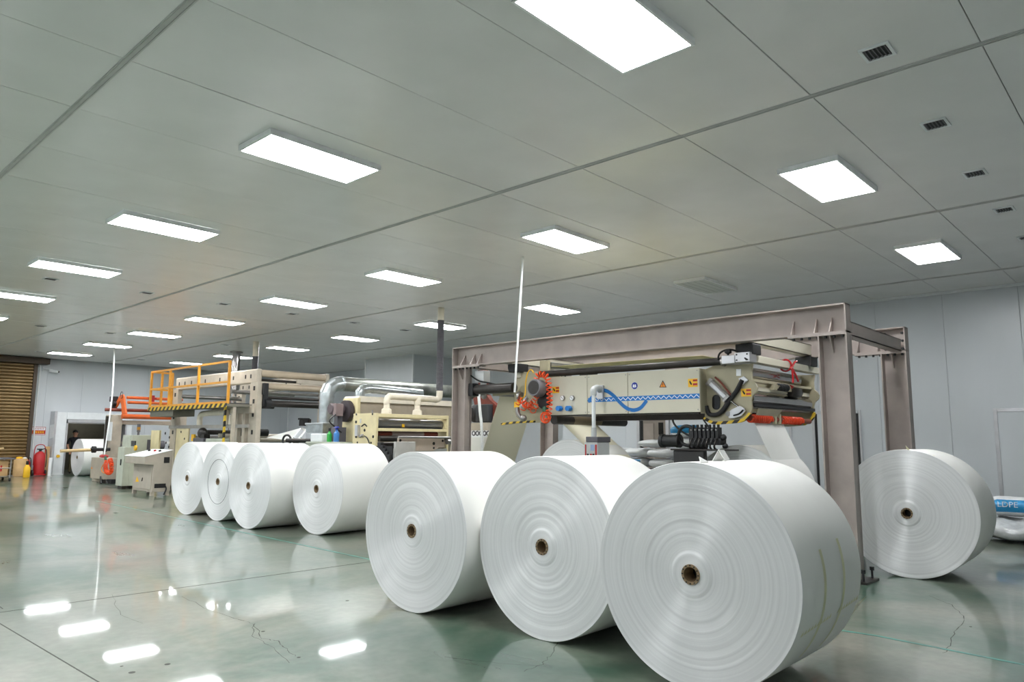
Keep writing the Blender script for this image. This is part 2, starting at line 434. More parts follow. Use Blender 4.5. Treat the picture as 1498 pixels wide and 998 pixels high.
# back wall with the doorway
DX0, DX1, DZ = 8.45, 10.5, 1.86
wb = struct('wall_back', MB().box(-6.2, DX0, YB+.02, YB+.12, 0, ZC+.1).box(DX1, XD+.1, YB+.02, YB+.12, 0, ZC+.1).box(DX0, DX1, YB+.02, YB+.12, DZ, ZC+.1), WALL, flat=True)
x = -6.2
while x < XD:
    b = min(x+1.17, XD)
    if b <= DX0 or x >= DX1: obj('wall_panel', MB().box(x+.002, b-.002, YB, YB+.02, 0, ZC), WALL, wb, flat=True)
    else:
        obj('wall_panel', MB().box(x+.002, b-.002, YB, YB+.02, DZ+.02, ZC), WALL, wb, flat=True)
        if x < DX0: obj('wall_panel', MB().box(x+.002, DX0, YB, YB+.02, 0, DZ+.02), WALL, wb, flat=True)
        if b > DX1: obj('wall_panel', MB().box(DX1, b-.002, YB, YB+.02, 0, DZ+.02), WALL, wb, flat=True)
    x += 1.17
struct('wall_left', MB().box(-6.3, -6.2, -6.2, YB, 0, ZC+.1), WALL, flat=True)
struct('wall_near', MB().box(-6.2, XR, -2.6, -2.5, 0, ZC+.1), WALL, flat=True)
struct('wall_store', MB().box(7.4, 7.5, YB+.12, 34.6, 0, 3).box(12.4, 12.5, YB+.12, 34.6, 0, 3).box(7.4, 12.5, 34.5, 34.6, 0, 3).box(7.4, 12.5, YB+.12, 34.6, 3, 3.1), DARKROOM, flat=True)

t = thing('store_fill_light', 'unseen fill lamp added to brighten the store room beyond the doorway', 'ceiling light', (9.9, 33.4, 2.93))  # added lamp, out of view, lifts the dark room behind the doorway
obj('housing', MB().box(9.3,10.5,33.35,33.45,2.96,3.0), WHITE, t, flat=True)
obj('tube', MB().cyl((9.32,33.4,2.945),(10.48,33.4,2.945),.015), mat('fill_glow', (255,255,255), .4, emit=45, var=0), t)

# ---- doorway surround standing out from the back wall
dw = tag(thing('door_1', None, None, (9.4, 29.8, 0)), kind='structure')
mb = MB().box(8.12, 8.45, 29.8, 30.28, 0, 2.23).box(10.5, 10.7, 29.8, 30.28, 0, 2.23).box(8.45, 10.5, 29.8, 30.28, 1.98, 2.23)
obj('surround', mb, WHITE, dw, flat=True, bevel=.01)
obj('corner_profile', MB().box(8.05, 8.13, 29.76, 30.28, 0, 2.26), ALU, dw, flat=True, bevel=.008)
obj('track_cover', MB().box(8.47, 10.6, 29.70, 29.80, 1.86, 1.97), ALU, dw, flat=True, bevel=.008)
obj('door_frame', MB().box(8.45, 8.50, 29.77, 30.28, 0, 1.9).box(10.45, 10.5, 29.77, 30.28, 0, 1.9).box(8.45, 10.5, 29.77, 30.28, 1.83, 1.9), ALU, dw, flat=True)
obj('threshold', MB().box(8.10, 8.47, 29.74, 29.80, 0, .03), WHITE, dw, flat=True)
c = V3((8.27, 29.8, .66)); b_ = obj('push_button', MB().cyl(c, c+V3((0,-.05,0)), .055), YEL, dw)
obj('notice_sheet', MB().prism([P(73,622,X=8.045), P(79,621,X=8.045), P(78,640,X=8.045), P(72,642,X=8.045)], (.004,0,0)), WHITE, dw, flat=True)

# ---- roller shutter in the back wall
sh = tag(thing('door_2', None, None, (6.4, 30.25, 0)), kind='structure')
SX0, SX1 = 4.2, 7.38
zz = .02; k = 0
prof = [(0,0),(.012,.006),(.03,.028),(.06,.036),(.09,.028),(.108,.006),(.115,0)]
while zz < 3.92:
    mb = MB(); n = len(prof)
    vs = [(x, 30.26-d, zz+h) for x in (SX0, SX1) for h, d in prof]
    mb.add(vs, [(i, i+n, i+n+1, i+1) for i in range(n-1)])
    if k == 0: so = obj('shutter_slat', mb, SHUT, sh)
    else:
        so2 = so.copy(); COL.objects.link(so2); so2.location.z = zz-.02
    zz += .115; k += 1
obj('shutter_guide', MB().box(7.38, 7.5, 30.18, 30.29, 0, 3.95), SHUTF, sh, flat=True, bevel=.006)
obj('shutter_hood', MB().box(4.0, 7.78, 29.85, 30.29, 3.92, 4.12), SHUTF, sh, flat=True, bevel=.01)
tag(obj('conduit', MB().tube([(7.58,30.24,3.9),(7.58,30.24,.9)], .022), HOSEW), 'white plastic conduit running down beside the bronze shutter', 'pipe')
t = thing('wall_camera', 'small white security camera on bracket beside the shutter hood', 'camera', (7.9,30.1,3.72))
obj('bracket', MB().box(7.66,7.69,30.2,30.3,3.7,3.85).bar((7.68,30.2,3.78),(7.95,30.12,3.76),.03,.03), WHITE, t, flat=True)
obj('housing', MB().bar((7.85,30.12,3.72),(8.1,29.98,3.68),.08,.09), WHITE, t, flat=True, bevel=.01)
cc = V3((8.1,29.98,3.68)); obj('lens', MB().cyl(cc, cc+V3((.02,-.012,-.003)), .03), GLASSD, t)

# ---- doors in the right wall
def wall_door(n, y0, y1, z1, dark=False):
    d = tag(thing('door_%d' % n, None, None, (XR, (y0+y1)/2, 0)), kind='structure')
    X = XR-.03
    obj('door_frame', MB().box(X, XR, y0, y0+(.04 if dark else .06), 0, z1).box(X, XR, y1-(.05 if dark else .06), y1, 0, z1).box(X, XR, y0+.06, y1-.06, z1-.06, z1), ALU, d, flat=True, bevel=.005)
    obj('door_leaf', MB().box(X+.012, XR, y0+(.13 if dark else .06), y1-(.10 if dark else .06), 0, z1-.06), WALL, d, flat=True)
    if dark: obj('door_gap', MB().box(X+.022, XR+.001, y0+.04, y0+.13, 0, z1-.06).box(X+.022, XR+.001, y1-.10, y1-.05, 0, z1-.06), INK, d, flat=True)
    return d
d4 = wall_door(3, 1.2, 2.52, 1.98)
d5 = wall_door(4, 4.72, 5.66, 2.0, True)
# electrical door behind the gantry
d6 = tag(thing('door_5', None, None, (XR, 9.4, 0)), kind='structure')
obj('door_frame', MB().box(XR-.06, XR, 8.98, 9.06, 0, 2.4).box(XR-.06, XR, 9.78, 9.86, 0, 2.4), ALU, d6, flat=True)
obj('door_leaf', MB().box(XR-.02, XR, 9.06, 9.78, 0, 2.4), BROWNTAN, d6, flat=True)
obj('inner_panel', MB().box(XR-.035, XR-.02, 9.4, 9.68, 0, 1.78), mat('taupe_light', (150,138,128), .5), d6, flat=True, bevel=.005)
obj('window_pane', MB().box(XR-.03, XR-.015, 9.14, 9.27, 1.52, 1.8), GLASSD, d6, flat=True)
obj('handle', MB().box(XR-.07, XR-.035, 9.5, 9.56, 1.1, 1.33), ALU, d6, flat=True, bevel=.01)
obj('hinge_gap', MB().box(XR-.025, XR-.018, 9.70, 9.78, 0, 2.4), INK, d6, flat=True)
for yy in (6.1, 6.6):
    struct('trim_2' if yy < 6.3 else 'trim_3', MB().box(XR-.02, XR, yy, yy+.05, 0, 1.85), ALU, flat=True)

# ---- ceiling lights
def make_light(x, y, lit=True):
    t = thing('ceiling_light', 'lit white rectangular ceiling light panel in grey frame' if lit else 'unlit grey-white rectangular ceiling light panel between lit ones', 'ceiling light', (x, y, 4.095), 'lit ceiling light panels' if lit else None)
    hx, hy, r = .61, .30, .02
    mb = MB().box(x-hx, x+hx, y-hy, y-hy+r, 4.095, ZC).box(x-hx, x+hx, y+hy-r, y+hy, 4.095, ZC).box(x-hx, x-hx+r, y-hy+r, y+hy-r, 4.095, ZC).box(x+hx-r, x+hx, y-hy+r, y+hy-r, 4.095, ZC)
    obj('frame', mb, mat('lamp_frame', (244,245,246), .4), t, flat=True)
    obj('diffuser', MB().box(x-hx+r, x+hx-r, y-hy+r, y+hy-r, 4.0965, 4.106), LAMPM if lit else OFFM, t, flat=True)
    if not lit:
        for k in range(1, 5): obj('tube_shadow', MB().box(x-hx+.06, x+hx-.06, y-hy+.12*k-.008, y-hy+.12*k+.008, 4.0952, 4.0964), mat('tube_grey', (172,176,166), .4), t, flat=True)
    return t
LX = [-4.33, -.32, 3.68, 7.68, 11.66]; LY = [2.583+3.54*k for k in range(0, 8)]
l0 = None
for ix, x in enumerate(LX):
    for iy, y in enumerate(LY):
        if ix == 4 and iy == 1: make_light(x, y, False); continue
        if l0 is None: l0 = make_light(x, y)
        else:
            c = copy_tree(l0); c.location = (x, y, 4.095)
# ---- ceiling vents
def make_vent(x, y):
    t = thing('ceiling_vent', 'small square ceiling vent grille in white frame', 'vent', (x, y, ZC-.012), 'ceiling vents')
    hx, hy, r = .108, .1, .022; z0 = ZC-.012
    obj('frame', MB().box(x-hx,x+hx,y-hy,y-hy+r,z0,ZC+.001).box(x-hx,x+hx,y+hy-r,y+hy,z0,ZC+.001).box(x-hx,x-hx+r,y-hy+r,y+hy-r,z0,ZC+.001).box(x+hx-r,x+hx,y-hy+r,y+hy-r,z0,ZC+.001), WHITE, t, flat=True)
    obj('backing', MB().box(x-hx+r,x+hx-r,y-hy+r,y+hy-r,ZC-.002,ZC+.001), INK, t, flat=True)
    sb = None
    for k in range(6):
        yy = y-.066+.0264*k
        if sb is None: sb = obj('slat', MB().box(x-hx+r,x+hx-r,yy-.004,yy+.004,z0+.002,ZC-.002), HOSE, t, flat=True)
        else: q = sb.copy(); COL.objects.link(q); q.location.y = yy-(y-.066)
    return t
v0 = None
for y, xs in ((1.41,(5.32,6.93,8.52,10.12,11.74)), (14.6,(3.69,5.33,6.86,8.45,10.1,11.7)), (21.2,(5.24,6.87,8.5,10.1,11.7)), (27.8,(6.9,8.5,10.1))):
    for x in xs:
        if v0 is None: v0 = make_vent(x, y)
        else: c = copy_tree(v0); c.location = (x, y, ZC-.012)

# ================================================================ PAPER ROLLS
def make_roll(X, Y, R, yaw, L, seed, label, z=None, group=None, rings=()):
    """lying roll, near end face at (X, Y); axis along +X turned by yaw"""
    z = R if z is None else z
    ax = V3((math.cos(yaw), math.sin(yaw), 0))
    t = thing('paper_roll', label, 'paper roll', (X, Y, z-R), group)
    rnd = random.Random(seed); N = 128
    rc = .057; fs = []; r = rc; d = 0
    steps = 64
    for i in range(steps+1):
        r = rc+(R-.006-rc)*i/steps
        d = d*.7+rnd.uniform(-.0007,.0007)
        if rnd.random() < .08: d += rnd.uniform(-.0022,.0022)
        fs.append((d, r))
    for rr, dep in rings:
        fs = [(dd+(dep if r_ < rr else 0), r_) for dd, r_ in fs]
    fs = [(dd-.006 if r_ < .125 else dd, r_) for dd, r_ in fs]
    prof = fs+[(.0, R-.003), (.004, R)]
    # mesh local: axis along local X, centre at half length
    vs = []; fc = []; mi = []
    full = [(x, r_) for x, r_ in prof]+[(L-.004, R), (L, R-.004)]+[(L-x*.5, r_) for x, r_ in reversed(fs[::4])]
    for x, r_ in full:
        for i in range(N):
            q = 2*math.pi*i/N; vs.append((x-L/2, r_*math.sin(q), r_*math.cos(q)))
    for j in range(len(full)-1):
        m_ = 0 if full[j][0] >= .0039 and full[j+1][1] > R-.005 else 1
        for i in range(N):
            k = (i+1) % N; fc.append((j*N+i, j*N+k, (j+1)*N+k, (j+1)*N+i)); mi.append(m_)
    me = bpy.data.meshes.new('paper'); me.from_pydata(vs, [], [q[::-1] for q in fc])
    me.materials.append(PAPER); me.materials.append(ENDM)
    for p_, k in zip(me.polygons, mi): p_.material_index = k; p_.use_smooth = True
    me.set_sharp_from_angle(angle=math.radians(50))
    o = bpy.data.objects.new('paper', me); COL.objects.link(o); o.parent = t
    o.location = V3((0,0,R))+ax*L/2; o.rotation_euler = (0,0,yaw)
    a = V3((X,Y,z))+ax*.0
    mb = MB(); n = 32
    for r0, r1, x0, x1 in ((.042,.057,-.012,L+.004),):
        mb.lathe([(0,r0),(0,r1),(1,r1),(1,r0),(0,r0)], a+ax*x0, a+ax*x1, n, caps=False)
    core = obj('core_tube', mb, CARD, t)
    obj('core_plug', MB().cyl(a+ax*.1, a+ax*.12, .0425, n=24), INK, t)
    mb = MB(); side = V3((-ax.y, ax.x, 0))
    for i in range(12):
        q = 2*math.pi*i/12; c = a-ax*.0125+side*.0505*math.cos(q)+V3((0,0,.0505*math.sin(q)))
        mb.cyl(c, c-ax*.002, .005, n=6)
    obj('core_notch', mb, INK, core)
    return t
ROLLS = [
 (5.829,13.418,.648,.029,.88,'white paper roll of the row of four, beside the operator desk',()),
 (5.778,12.103,.646,.007,.88,'white paper roll with a dark ring line on its end, in row of four',((.36,.004),)),
 (5.621,10.745,.650,.010,.88,'white paper roll of the row of four, third from the operator desk',()),
 (5.994,9.435,.652,.012,.88,'white paper roll of the row of four, standing clear towards the row of three',()),
 (3.943,4.764,.642,.0,.88,'white paper roll of the row of three, farthest from the taped roll',((.39,-.003),)),
 (4.057,3.456,.637,.0,.88,'white paper roll in the middle of the row of three',()),
 (3.859,2.170,.636,.006,.92,'large white paper roll with yellow tape strips and a paper tab on top',((.30,.002),)),
 (8.483,2.2456,.6568,.02,.88,'white paper roll standing alone beside the gantry post',()),
 (8.60,28.8,.640,.02,.9,'white paper roll standing before the open doorway',()),
]
RT = [make_roll(a,b,c,d,e,11+i,lab,rings=rg) for i,(a,b,c,d,e,lab,rg) in enumerate(ROLLS)]
make_roll(8.47,6.72,.645,0,.84,31,'half-hidden white paper roll on the unwind stand under the gantry, beside the pendant', z=.745)
make_roll(8.47,4.08,.62,0,.84,32,'half-hidden white paper roll on the unwind stand under the gantry, feeding the white web', z=.72)
obj('ring_line', MB().ring((5.776,12.103,.646),(1,.007,0),.37,.0035,96,6), mat('ring_grey', (96,96,98), .6), RT[1])
# tape, tab and tear on the near roll
r7 = RT[6]; X7,Y7,R7,A7 = 3.859,2.170,.636,.006
def on_roll(s, ang, dr=.0015):
    """s along the axis, ang from top towards -Y"""
    ax = V3((math.cos(A7), math.sin(A7), 0)); sd = V3((-ax.y, ax.x, 0))
    return V3((X7,Y7,R7))+ax*s-sd*(R7+dr)*math.sin(ang)+V3((0,0,(R7+dr)*math.cos(ang)))
def strip_on_roll(name, s0, s1, a0, a1, material, n=14, parent=r7, skew=0):
    mb = MB(); vs = []
    for i in range(n+1):
        a = a0+(a1-a0)*i/n; vs += [on_roll(s0+skew*i/n, a), on_roll(s1+skew*i/n, a)]
    mb.add(vs, [(2*i, 2*i+1, 2*i+3, 2*i+2) for i in range(n)])
    return obj(name, mb, material, parent)
strip_on_roll('tape_strip', .30, .335, 1.30, 2.3, TAPE)
strip_on_roll('tape_strip', .60, .635, 1.25, 2.3, TAPE)
mb = MB()
for k in range(20):
    s = .06+.042*k; a = 1.98-.006*k
    if 9 < k < 12: continue
    mb.add([on_roll(s,a,.002), on_roll(s+.03,a-.012,.004), on_roll(s+.028,a-.05,.002)], [(0,1,2)])
tag(obj('torn_edge', mb, TAPE, r7, flat=True), kind='stuff')
mb = MB(); b0 = on_roll(.30, .06, 0)
mb.prism([b0+V3((-.03,.03,0)), b0+V3((.06,.01,0)), b0+V3((.05,-.01,.065)), b0+V3((.0,.0,.07))], (.0,-.004,0))
mb.prism([b0+V3((.0,.0,.07)), b0+V3((.05,-.01,.065)), b0+V3((.06,-.04,.01)), b0+V3((.01,-.035,.0))], (.0,-.004,.003))
obj('paper_tab', mb, WEBW, r7, flat=True)
mb = MB().prism([on_roll(-.0,.12,0), on_roll(.12,.10,0), on_roll(.05,.06,.03)], (0,-.003,.003)); obj('paper_flap', mb, WEBW, r7, flat=True)
mb = MB(); q = on_roll(.9, 1.93, 0); mb.prism([q, q+V3((.12,-.03,.045)), on_roll(.9,2.05,0), on_roll(.7,1.98,0)], (0,.002,-.002)); obj('loose_end', mb, WEBM, r7, flat=True)
X,Y,R = 8.483,2.2456,.6568
obj('loose_end', MB().prism([(X+.0,Y-.05,2*R-.003),(X+.06,Y-.28,2*R-.065),(X+.08,Y-.27,2*R-.06),(X+.03,Y-.02,2*R+.005)], (0,0,.004)), TAPE, RT[7], flat=True)
obj('loose_end', MB().prism([(X-.01,Y-.04,2*R),(X+.02,Y-.06,2*R),(X-.01,Y-.03,2*R+.045)], (.004,0,0)), TAPE, RT[7], flat=True)

# ================================================================ GANTRY
GX0, GX1, FX0, FX1 = 7.87, 8.02, 10.03, 10.18
GY0, GY1, GZ0, GZ1 = 2.55, 8.62, 2.53, 2.84
g = thing('gantry_frame', 'mauve-grey steel gantry frame of four posts and two long beams', 'gantry', (9.0, 5.6, 0))
def post(x0, x1, y0, y1, z1):
    xm = x1-.03
    mb = MB().box(x0, x1, y0, y0+.016, .02, z1).box(x0, x1, y1-.016, y1, .02, z1).box(xm-.006, xm+.006, y0, y1, .02, z1)
    o = obj('post', mb, GANTRY, g, flat=True)
    obj('base_plate', MB().box(x0-.1, x1+.12, y0-.1, y1+.1, 0, .022), DARK, o, flat=True)
    for bx, by in ((x0-.05, y0-.05), (x1+.07, y0-.05), (x0-.05, y1+.05), (x1+.07, y1+.05)):
        obj('anchor_bolt', MB().cyl((bx,by,.02),(bx,by,.13),.011,n=8).cyl((bx,by,.1),(bx,by,.135),.022,n=6), BLACK, o, flat=True)
    return o
def beam(x0, x1):
    xm = x1-.03
    mb = MB().box(x0, x1, GY0, GY1, GZ1-.016, GZ1).box(x0, x1, GY0, GY1, GZ0, GZ0+.016).box(xm-.006, xm+.006, GY0, GY1, GZ0, GZ1)
    mb.box(x0, x1, GY0, GY0+.014, GZ0, GZ1).box(x0, x1, GY1-.014, GY1, GZ0, GZ1)
    o = obj('beam', mb, GANTRY, g, flat=True)
    for y0, y1 in ((GY0, GY0+.62), (GY1-.62, GY1)):
        obj('joint_plate', MB().box(x0, x1, y0, y1, GZ0-.022, GZ0), GANTRY, o, flat=True)
        for k in range(7):
            y = y0+.05+.086*k
            obj('bolt', MB().cyl((x0+.03,y,GZ0-.05),(x0+.03,y,GZ0-.02),.015,n=6), BLACK, o, flat=True)
    return o
def fin(x0, xm, y, z0, z1, parent):
    """triangular stiffener standing on z0, tapering to the web towards z1"""
    obj('stiffener', MB().prism([(x0,y,z0),(xm,y,z0),(xm,y,z1),(xm-.012,y,z1)], (0,.012,0)), GANTRY, parent, flat=True)
for x0, x1 in ((GX0,GX1),(FX0,FX1)):
    b = beam(x0, x1); xm = x1-.036
    for y in (2.72, 2.88, 3.13, 8.05, 8.2, 8.42): fin(x0, xm, y, GZ0+.016, GZ0+.18, b)
    for y0, y1, yf in ((GY0, GY0+.3, 2.72), (GY1-.31, GY1-.01, 8.48)):
        q = post(x0, x1, y0, y1, GZ0-.022); fin(x0, xm, yf, GZ0-.022, GZ0-.2, q)
# cross members between the two beams
def channel(y0, y1, z0, z1, name='cross_beam', material=GANTRY, x0=GX1, x1=FX0):
    mb = MB().box(x0, x1, y0, y0+.01, z0, z1).box(x0, x1, y0, y1, z1-.01, z1).box(x0, x1, y0, y1, z0, z0+.01)
    return obj(name, mb, material, g, flat=True)
c1 = channel(2.6, 2.72, 2.53, 2.68)
for z in (2.56, 2.66, 2.76):
    for y in (2.58, 2.78): obj('bolt', MB().cyl((FX0+.01,y,z),(FX0-.02,y,z),.016,n=6), BLACK, c1, flat=True)
channel(3.72, 3.86, 2.545, 2.70, material=CREAM); channel(7.62, 7.76, 2.545, 2.70, material=CREAM); channel(8.45, 8.57, 2.53, 2.68)
obj('hanger_plate', MB().box(FX0-.02, FX0, 5.6, 6.0, 2.40, 2.66), GANTRY, g, flat=True)

# ================================================================ SPLICER CARRIAGE under the gantry
s = thing('splicer_carriage', 'cream web-splicing carriage with blue wave stripe hung under the gantry', 'machine', (9.1, 5.7, 1.6))
XF = 8.05
def panel(xa, xb, ta, tb, ba, bb):
    a, b, c, d = P(xa,ta,X=XF), P(xb,tb,X=XF), P(xb,bb,X=XF), P(xa,ba,X=XF)
    y0, y1 = a.y, b.y
    return MB().box(XF, XF+.03, y0-.003, y1+.003, 1.735, 2.275)
fp = []
for xa, xb in ((799,859),(859,918.5),(918.5,1024)):
    y0, y1 = P(xa,575,X=XF).y, P(xb,575,X=XF).y
    fp.append(obj('front_panel', MB().box(XF, XF+.03, y0-.004, y1+.004, 1.735, 2.275), CREAM, s, flat=True, bevel=.004))
    for yy in (y0-.03, y1+.03):
        for zz in (1.765, 2.245): obj('screw', MB().cyl((XF,yy,zz),(XF-.005,yy,zz),.008,n=8), STEEL, fp[-1])
obj('body', MB().box(XF+.03, XF+.2, 4.36, 6.78, 1.74, 2.27).box(8.275, 8.34, 4.0, 7.4, 1.8, 2.25), PLATE, s, flat=True)
obj('far_body', MB().box(10.0, 10.25, 3.95, 7.4, 1.8, 2.3), PLATE, s, flat=True)
obj('under_rail', MB().box(XF+.05, XF+.1, 4.4, 6.75, 1.72, 1.74).box(9.2,9.35,4.2,7.3,1.68,1.76), DARK, s, flat=True)
PLR = [(1030,541),(1046,534),(1101,532),(1099,544),(1100,557),(1105,561),(1108,567),(1107,573),(1101,579),(1099,586),(1100,598),(1098,606),(1093,613),(1084,618),(1066,620),(1048,620.5),(1031,615)]
PLL = [(800,545),(763,544),(754,550),(752,557),(752,603),(755,610),(761,616),(772,619),(800,618)]
def plate(px, X, th, name):
    base = [P(x, y, X=8.25) for x, y in px]
    return obj(name, MB().prism([(X, q.y, q.z) for q in base], (th,0,0)), PLATE, s, flat=True, bevel=.004)
plate(PLR, 8.25, .035, 'side_plate'); plate(PLL, 8.25, .035, 'side_plate')
plate(PLR, 10.2, .035, 'side_plate'); plate(PLL, 10.2, .035, 'side_plate')
def hazard_band(px, X, name='hazard_edge', wd=.035):
    base = [P(x, y, X=8.25) for x, y in px]; pts = smooth([(X-.018, q.y, q.z) for q in base], 4)
    mb = MB()
    for a, b in zip(pts, pts[1:]): mb.bar(a, b, .04, wd, up=V3((1,0,0)) if False else V3((0,0,1)))
    return obj(name, mb, HAZ, s, flat=True)
hb = [(1031,612),(1040,617),(1048,619),(1066,618),(1084,616),(1093,611),(1098,605)]
hazard_band(hb, 8.26); hazard_band([(1084,616),(1093,611),(1098,605),(1101,596)], 10.2)
hazard_band([(745,621),(760,619),(775,618),(793,617)], 8.1, wd=.03)
# top tube, end blocks, cables
a = P(790,551,X=8.15); b = P(1062,528.5,X=8.15); a.z = b.z = 2.345
obj('top_tube', MB().cyl(a, b, .048), DARK, s)
q = P(1061,528,X=8.15).y
obj('tube_end_block', MB().box(8.05, 8.25, q-.17, q, 2.30, 2.40), ALU, s, flat=True, bevel=.006)
obj('tube_collar', MB().cyl((8.15,q+.005,2.345),(8.15,q+.04,2.345),.062), STEEL, s)
q2 = P(1077,526,X=8.15).y
obj('bracket_block', MB().box(8.06, 8.25, q2-.21, q2-.02, 2.31, 2.425), ALU, s, flat=True, bevel=.006)
for dy in (.05,.18):
    for z in (2.335,2.4): obj('screw', MB().cyl((8.06,q2-dy,z),(8.052,q2-dy,z),.01,n=8), BLACK, s)
obj('cable', MB().tube(smooth([P(1050,527,X=8.1),P(1053,517,X=8.1),P(1063,512,X=8.1),P(1075,513,X=8.1),P(1085,520,X=8.1),P(1092,526,X=8.05)],6), .012), BLACK, s)
obj('star_knob', MB().cyl(P(1065,522,X=8.1), P(1065,514,X=8.1), .012).lathe([(0,.02),(.3,.045),(1,.045)], P(1065,518,X=8.1), P(1065,512,X=8.1), 8), BLACK, s)
# cross bars along X, trolley blocks
for y in (3.80, 7.52):
    obj('cross_bar', MB().box(8.22, 10.4, y-.06, y+.06, 2.325, 2.41), CREAM, s, flat=True, bevel=.004)
    for x in (8.12, 9.92):
        obj('trolley_block', MB().prism([(x,y-.11,2.405),(x,y+.09,2.405),(x,y+.11,2.47),(x,y+.11,2.535),(x,y-.11,2.535)], (.24,0,0)), BLACK, s, flat=True, bevel=.012)
# rollers at the unwinding side (along X)
def roller(a, b, r, material, name='roller', n=20): return obj(name, MB().cyl(a, b, r, n=n), material, s)
Y = 3.86
roller((8.36,Y,2.20),(9.85,Y,2.20),.055, CHROME)
roller((8.36,Y+.12,2.27),(10.2,Y+.12,2.27),.035, STEEL)
obj('splice_bar', MB().prism([(8.30,Y-.06,2.13),(8.30,Y+.06,2.13),(10.2,Y+.06,2.13),(10.2,Y-.06,2.13),(9.1,Y-.06,2.13)], (0,0,-.03)).box(8.9,9.5,Y-.075,Y+.02,2.03,2.10), PLATE, s, flat=True)
obj('bellows', MB().helix([(9.0,Y-.08,2.07),(9.3,Y-.08,2.07)], .035, .045, .014, 10, 6), BLACK, s)
obj('motor', MB().lathe([(0,.05),(.1,.07),(.9,.07),(1,.05)], (9.45,Y-.05,2.03),(9.75,Y-.05,2.03),16), DARK, s)
obj('motor_cap', MB().cyl((9.44,Y-.06,2.09),(9.5,Y-.06,2.09),.03), RED, s)
obj('lower_bar', MB().box(8.30,10.2,Y-.02,Y+.1,2.0,2.05), CREAM, s, flat=True)
roller((8.32,Y,1.90),(10.15,Y,1.90),.075, CHROME)
obj('doctor_bar', MB().box(8.30,10.2,Y-.09,Y-.03,1.80,1.835), BLACK, s, flat=True)
roller((8.32,Y-.03,1.79),(10.15,Y-.03,1.79),.02, STEEL)
roller((8.32,Y-.02,1.66),(10.15,Y-.02,1.66),.034, RUSTRED)
for x0, x1 in ((8.30,8.86),(9.18,9.85)):
    obj('spring_roller', MB().helix([(x0,Y-.02,1.66),(x1,Y-.02,1.66)], .045, .055, .012, 10, 6), SPRING, s)
for x in (8.95, 9.08): obj('spring_bracket', MB().box(x,x+.05,Y-.06,Y+.02,1.60,1.74), PLATE, s, flat=True, bevel=.01)
obj('guide_plate', MB().prism([(8.4,Y-.09,1.78),(9.1,Y-.09,1.78),(9.0,Y-.06,1.70),(8.4,Y-.06,1.70)], (0,.01,0)), PLATE, s, flat=True)
rb = MB().ring((9.3,3.79,2.365),(1,0,0),.075,.012,16,6)
for dx, dy, dz in ((-.12,-.12,.0),(.1,-.1,.12),(-.06,-.1,-.17),(.12,-.1,-.14)): rb.tube(smooth([(9.3,3.71,2.33),(9.3+dx*.5,3.69,2.33+dz*.6),(9.3+dx,3.68,2.30+dz)],5), .014, 6)
obj('red_ribbon', rb, RED, s)
# pneumatic cylinder and lever on the near plate
def pt(x, y, dx=0.): return P(x, y, X=8.22+dx)
a, b = pt(1040,560), pt(1063,582)
obj('air_cylinder', MB().bar(a, b, .085, .075, up=V3((1,0,0))), ALU, s, flat=True, bevel=.012)
for k in (-.03,.03):
    sd = (b-a).cross(V3((1,0,0))).normalized()*k
    obj('tie_rod', MB().cyl(a+sd-V3((.045,0,0)), b+sd-V3((.045,0,0)), .008, n=8), STEEL, s)
d = (b-a).normalized()
obj('end_cap', MB().bar(a-d*.03, a+d*.01, .1, .09, up=V3((1,0,0))).bar(b-d*.01, b+d*.03, .1, .09, up=V3((1,0,0))), STEEL, s, flat=True)
obj('piston_rod', MB().cyl(b, pt(1080,595), .014), CHROME, s)
obj('air_line', MB().tube(smooth([pt(1046,552),pt(1055,560),pt(1066,574),pt(1071,580)],6), .012), RUSTRED, s)
lv = [(1064,605),(1070,599),(1082,594),(1088,597),(1090,602),(1084,609),(1074,612),(1066,612)]
obj('lever_sector', MB().prism([pt(x,y,-.02) for x,y in lv], (.03,0,0)), ALU, s, flat=True, bevel=.004)
obj('lever_pivot', MB().cyl(pt(1065,605.5,-.03), pt(1065,605.5,.03), .03), STEEL, s)
obj('lever_slot', MB().tube(smooth([pt(1073,608,-.025),pt(1081,605.5,-.025),pt(1087,600,-.025)],5), .01, 6), BLACK, s)
obj('conduit_hose', MB().tube(smooth([pt(1086,556),pt(1083,562),pt(1077,573),pt(1069,583),pt(1062,594),pt(1055,603),pt(1047,607),pt(1038,606),pt(1034,599),pt(1033,594)],8), .028, 10), BLACK, s)
obj('conduit_flange', MB().prism([pt(1080,554),pt(1088,550.5),pt(1094,556),pt(1086,563)], (.03,0,0)), ALU, s, flat=True)
sl = []
c0, c1_ = pt(1046.5,583.5), pt(1046.5,593.5)
for i in range(13): q = math.pi*i/12; sl.append(c0+V3((0,.05*math.cos(q),.05*math.sin(q))))
for i in range(13): q = math.pi+math.pi*i/12; sl.append(c1_+V3((0,.05*math.cos(q),.05*math.sin(q))))
obj('oval_window', MB().prism([v+V3((.015,0,0)) for v in sl], (.016,0,0)), GLASSD, s, flat=True)
obj('data_label', MB().prism([pt(1077,540,.025),pt(1084,540,.025),pt(1084,550,.025),pt(1077,550,.025)], (.006,0,0)), INKW, s, flat=True)
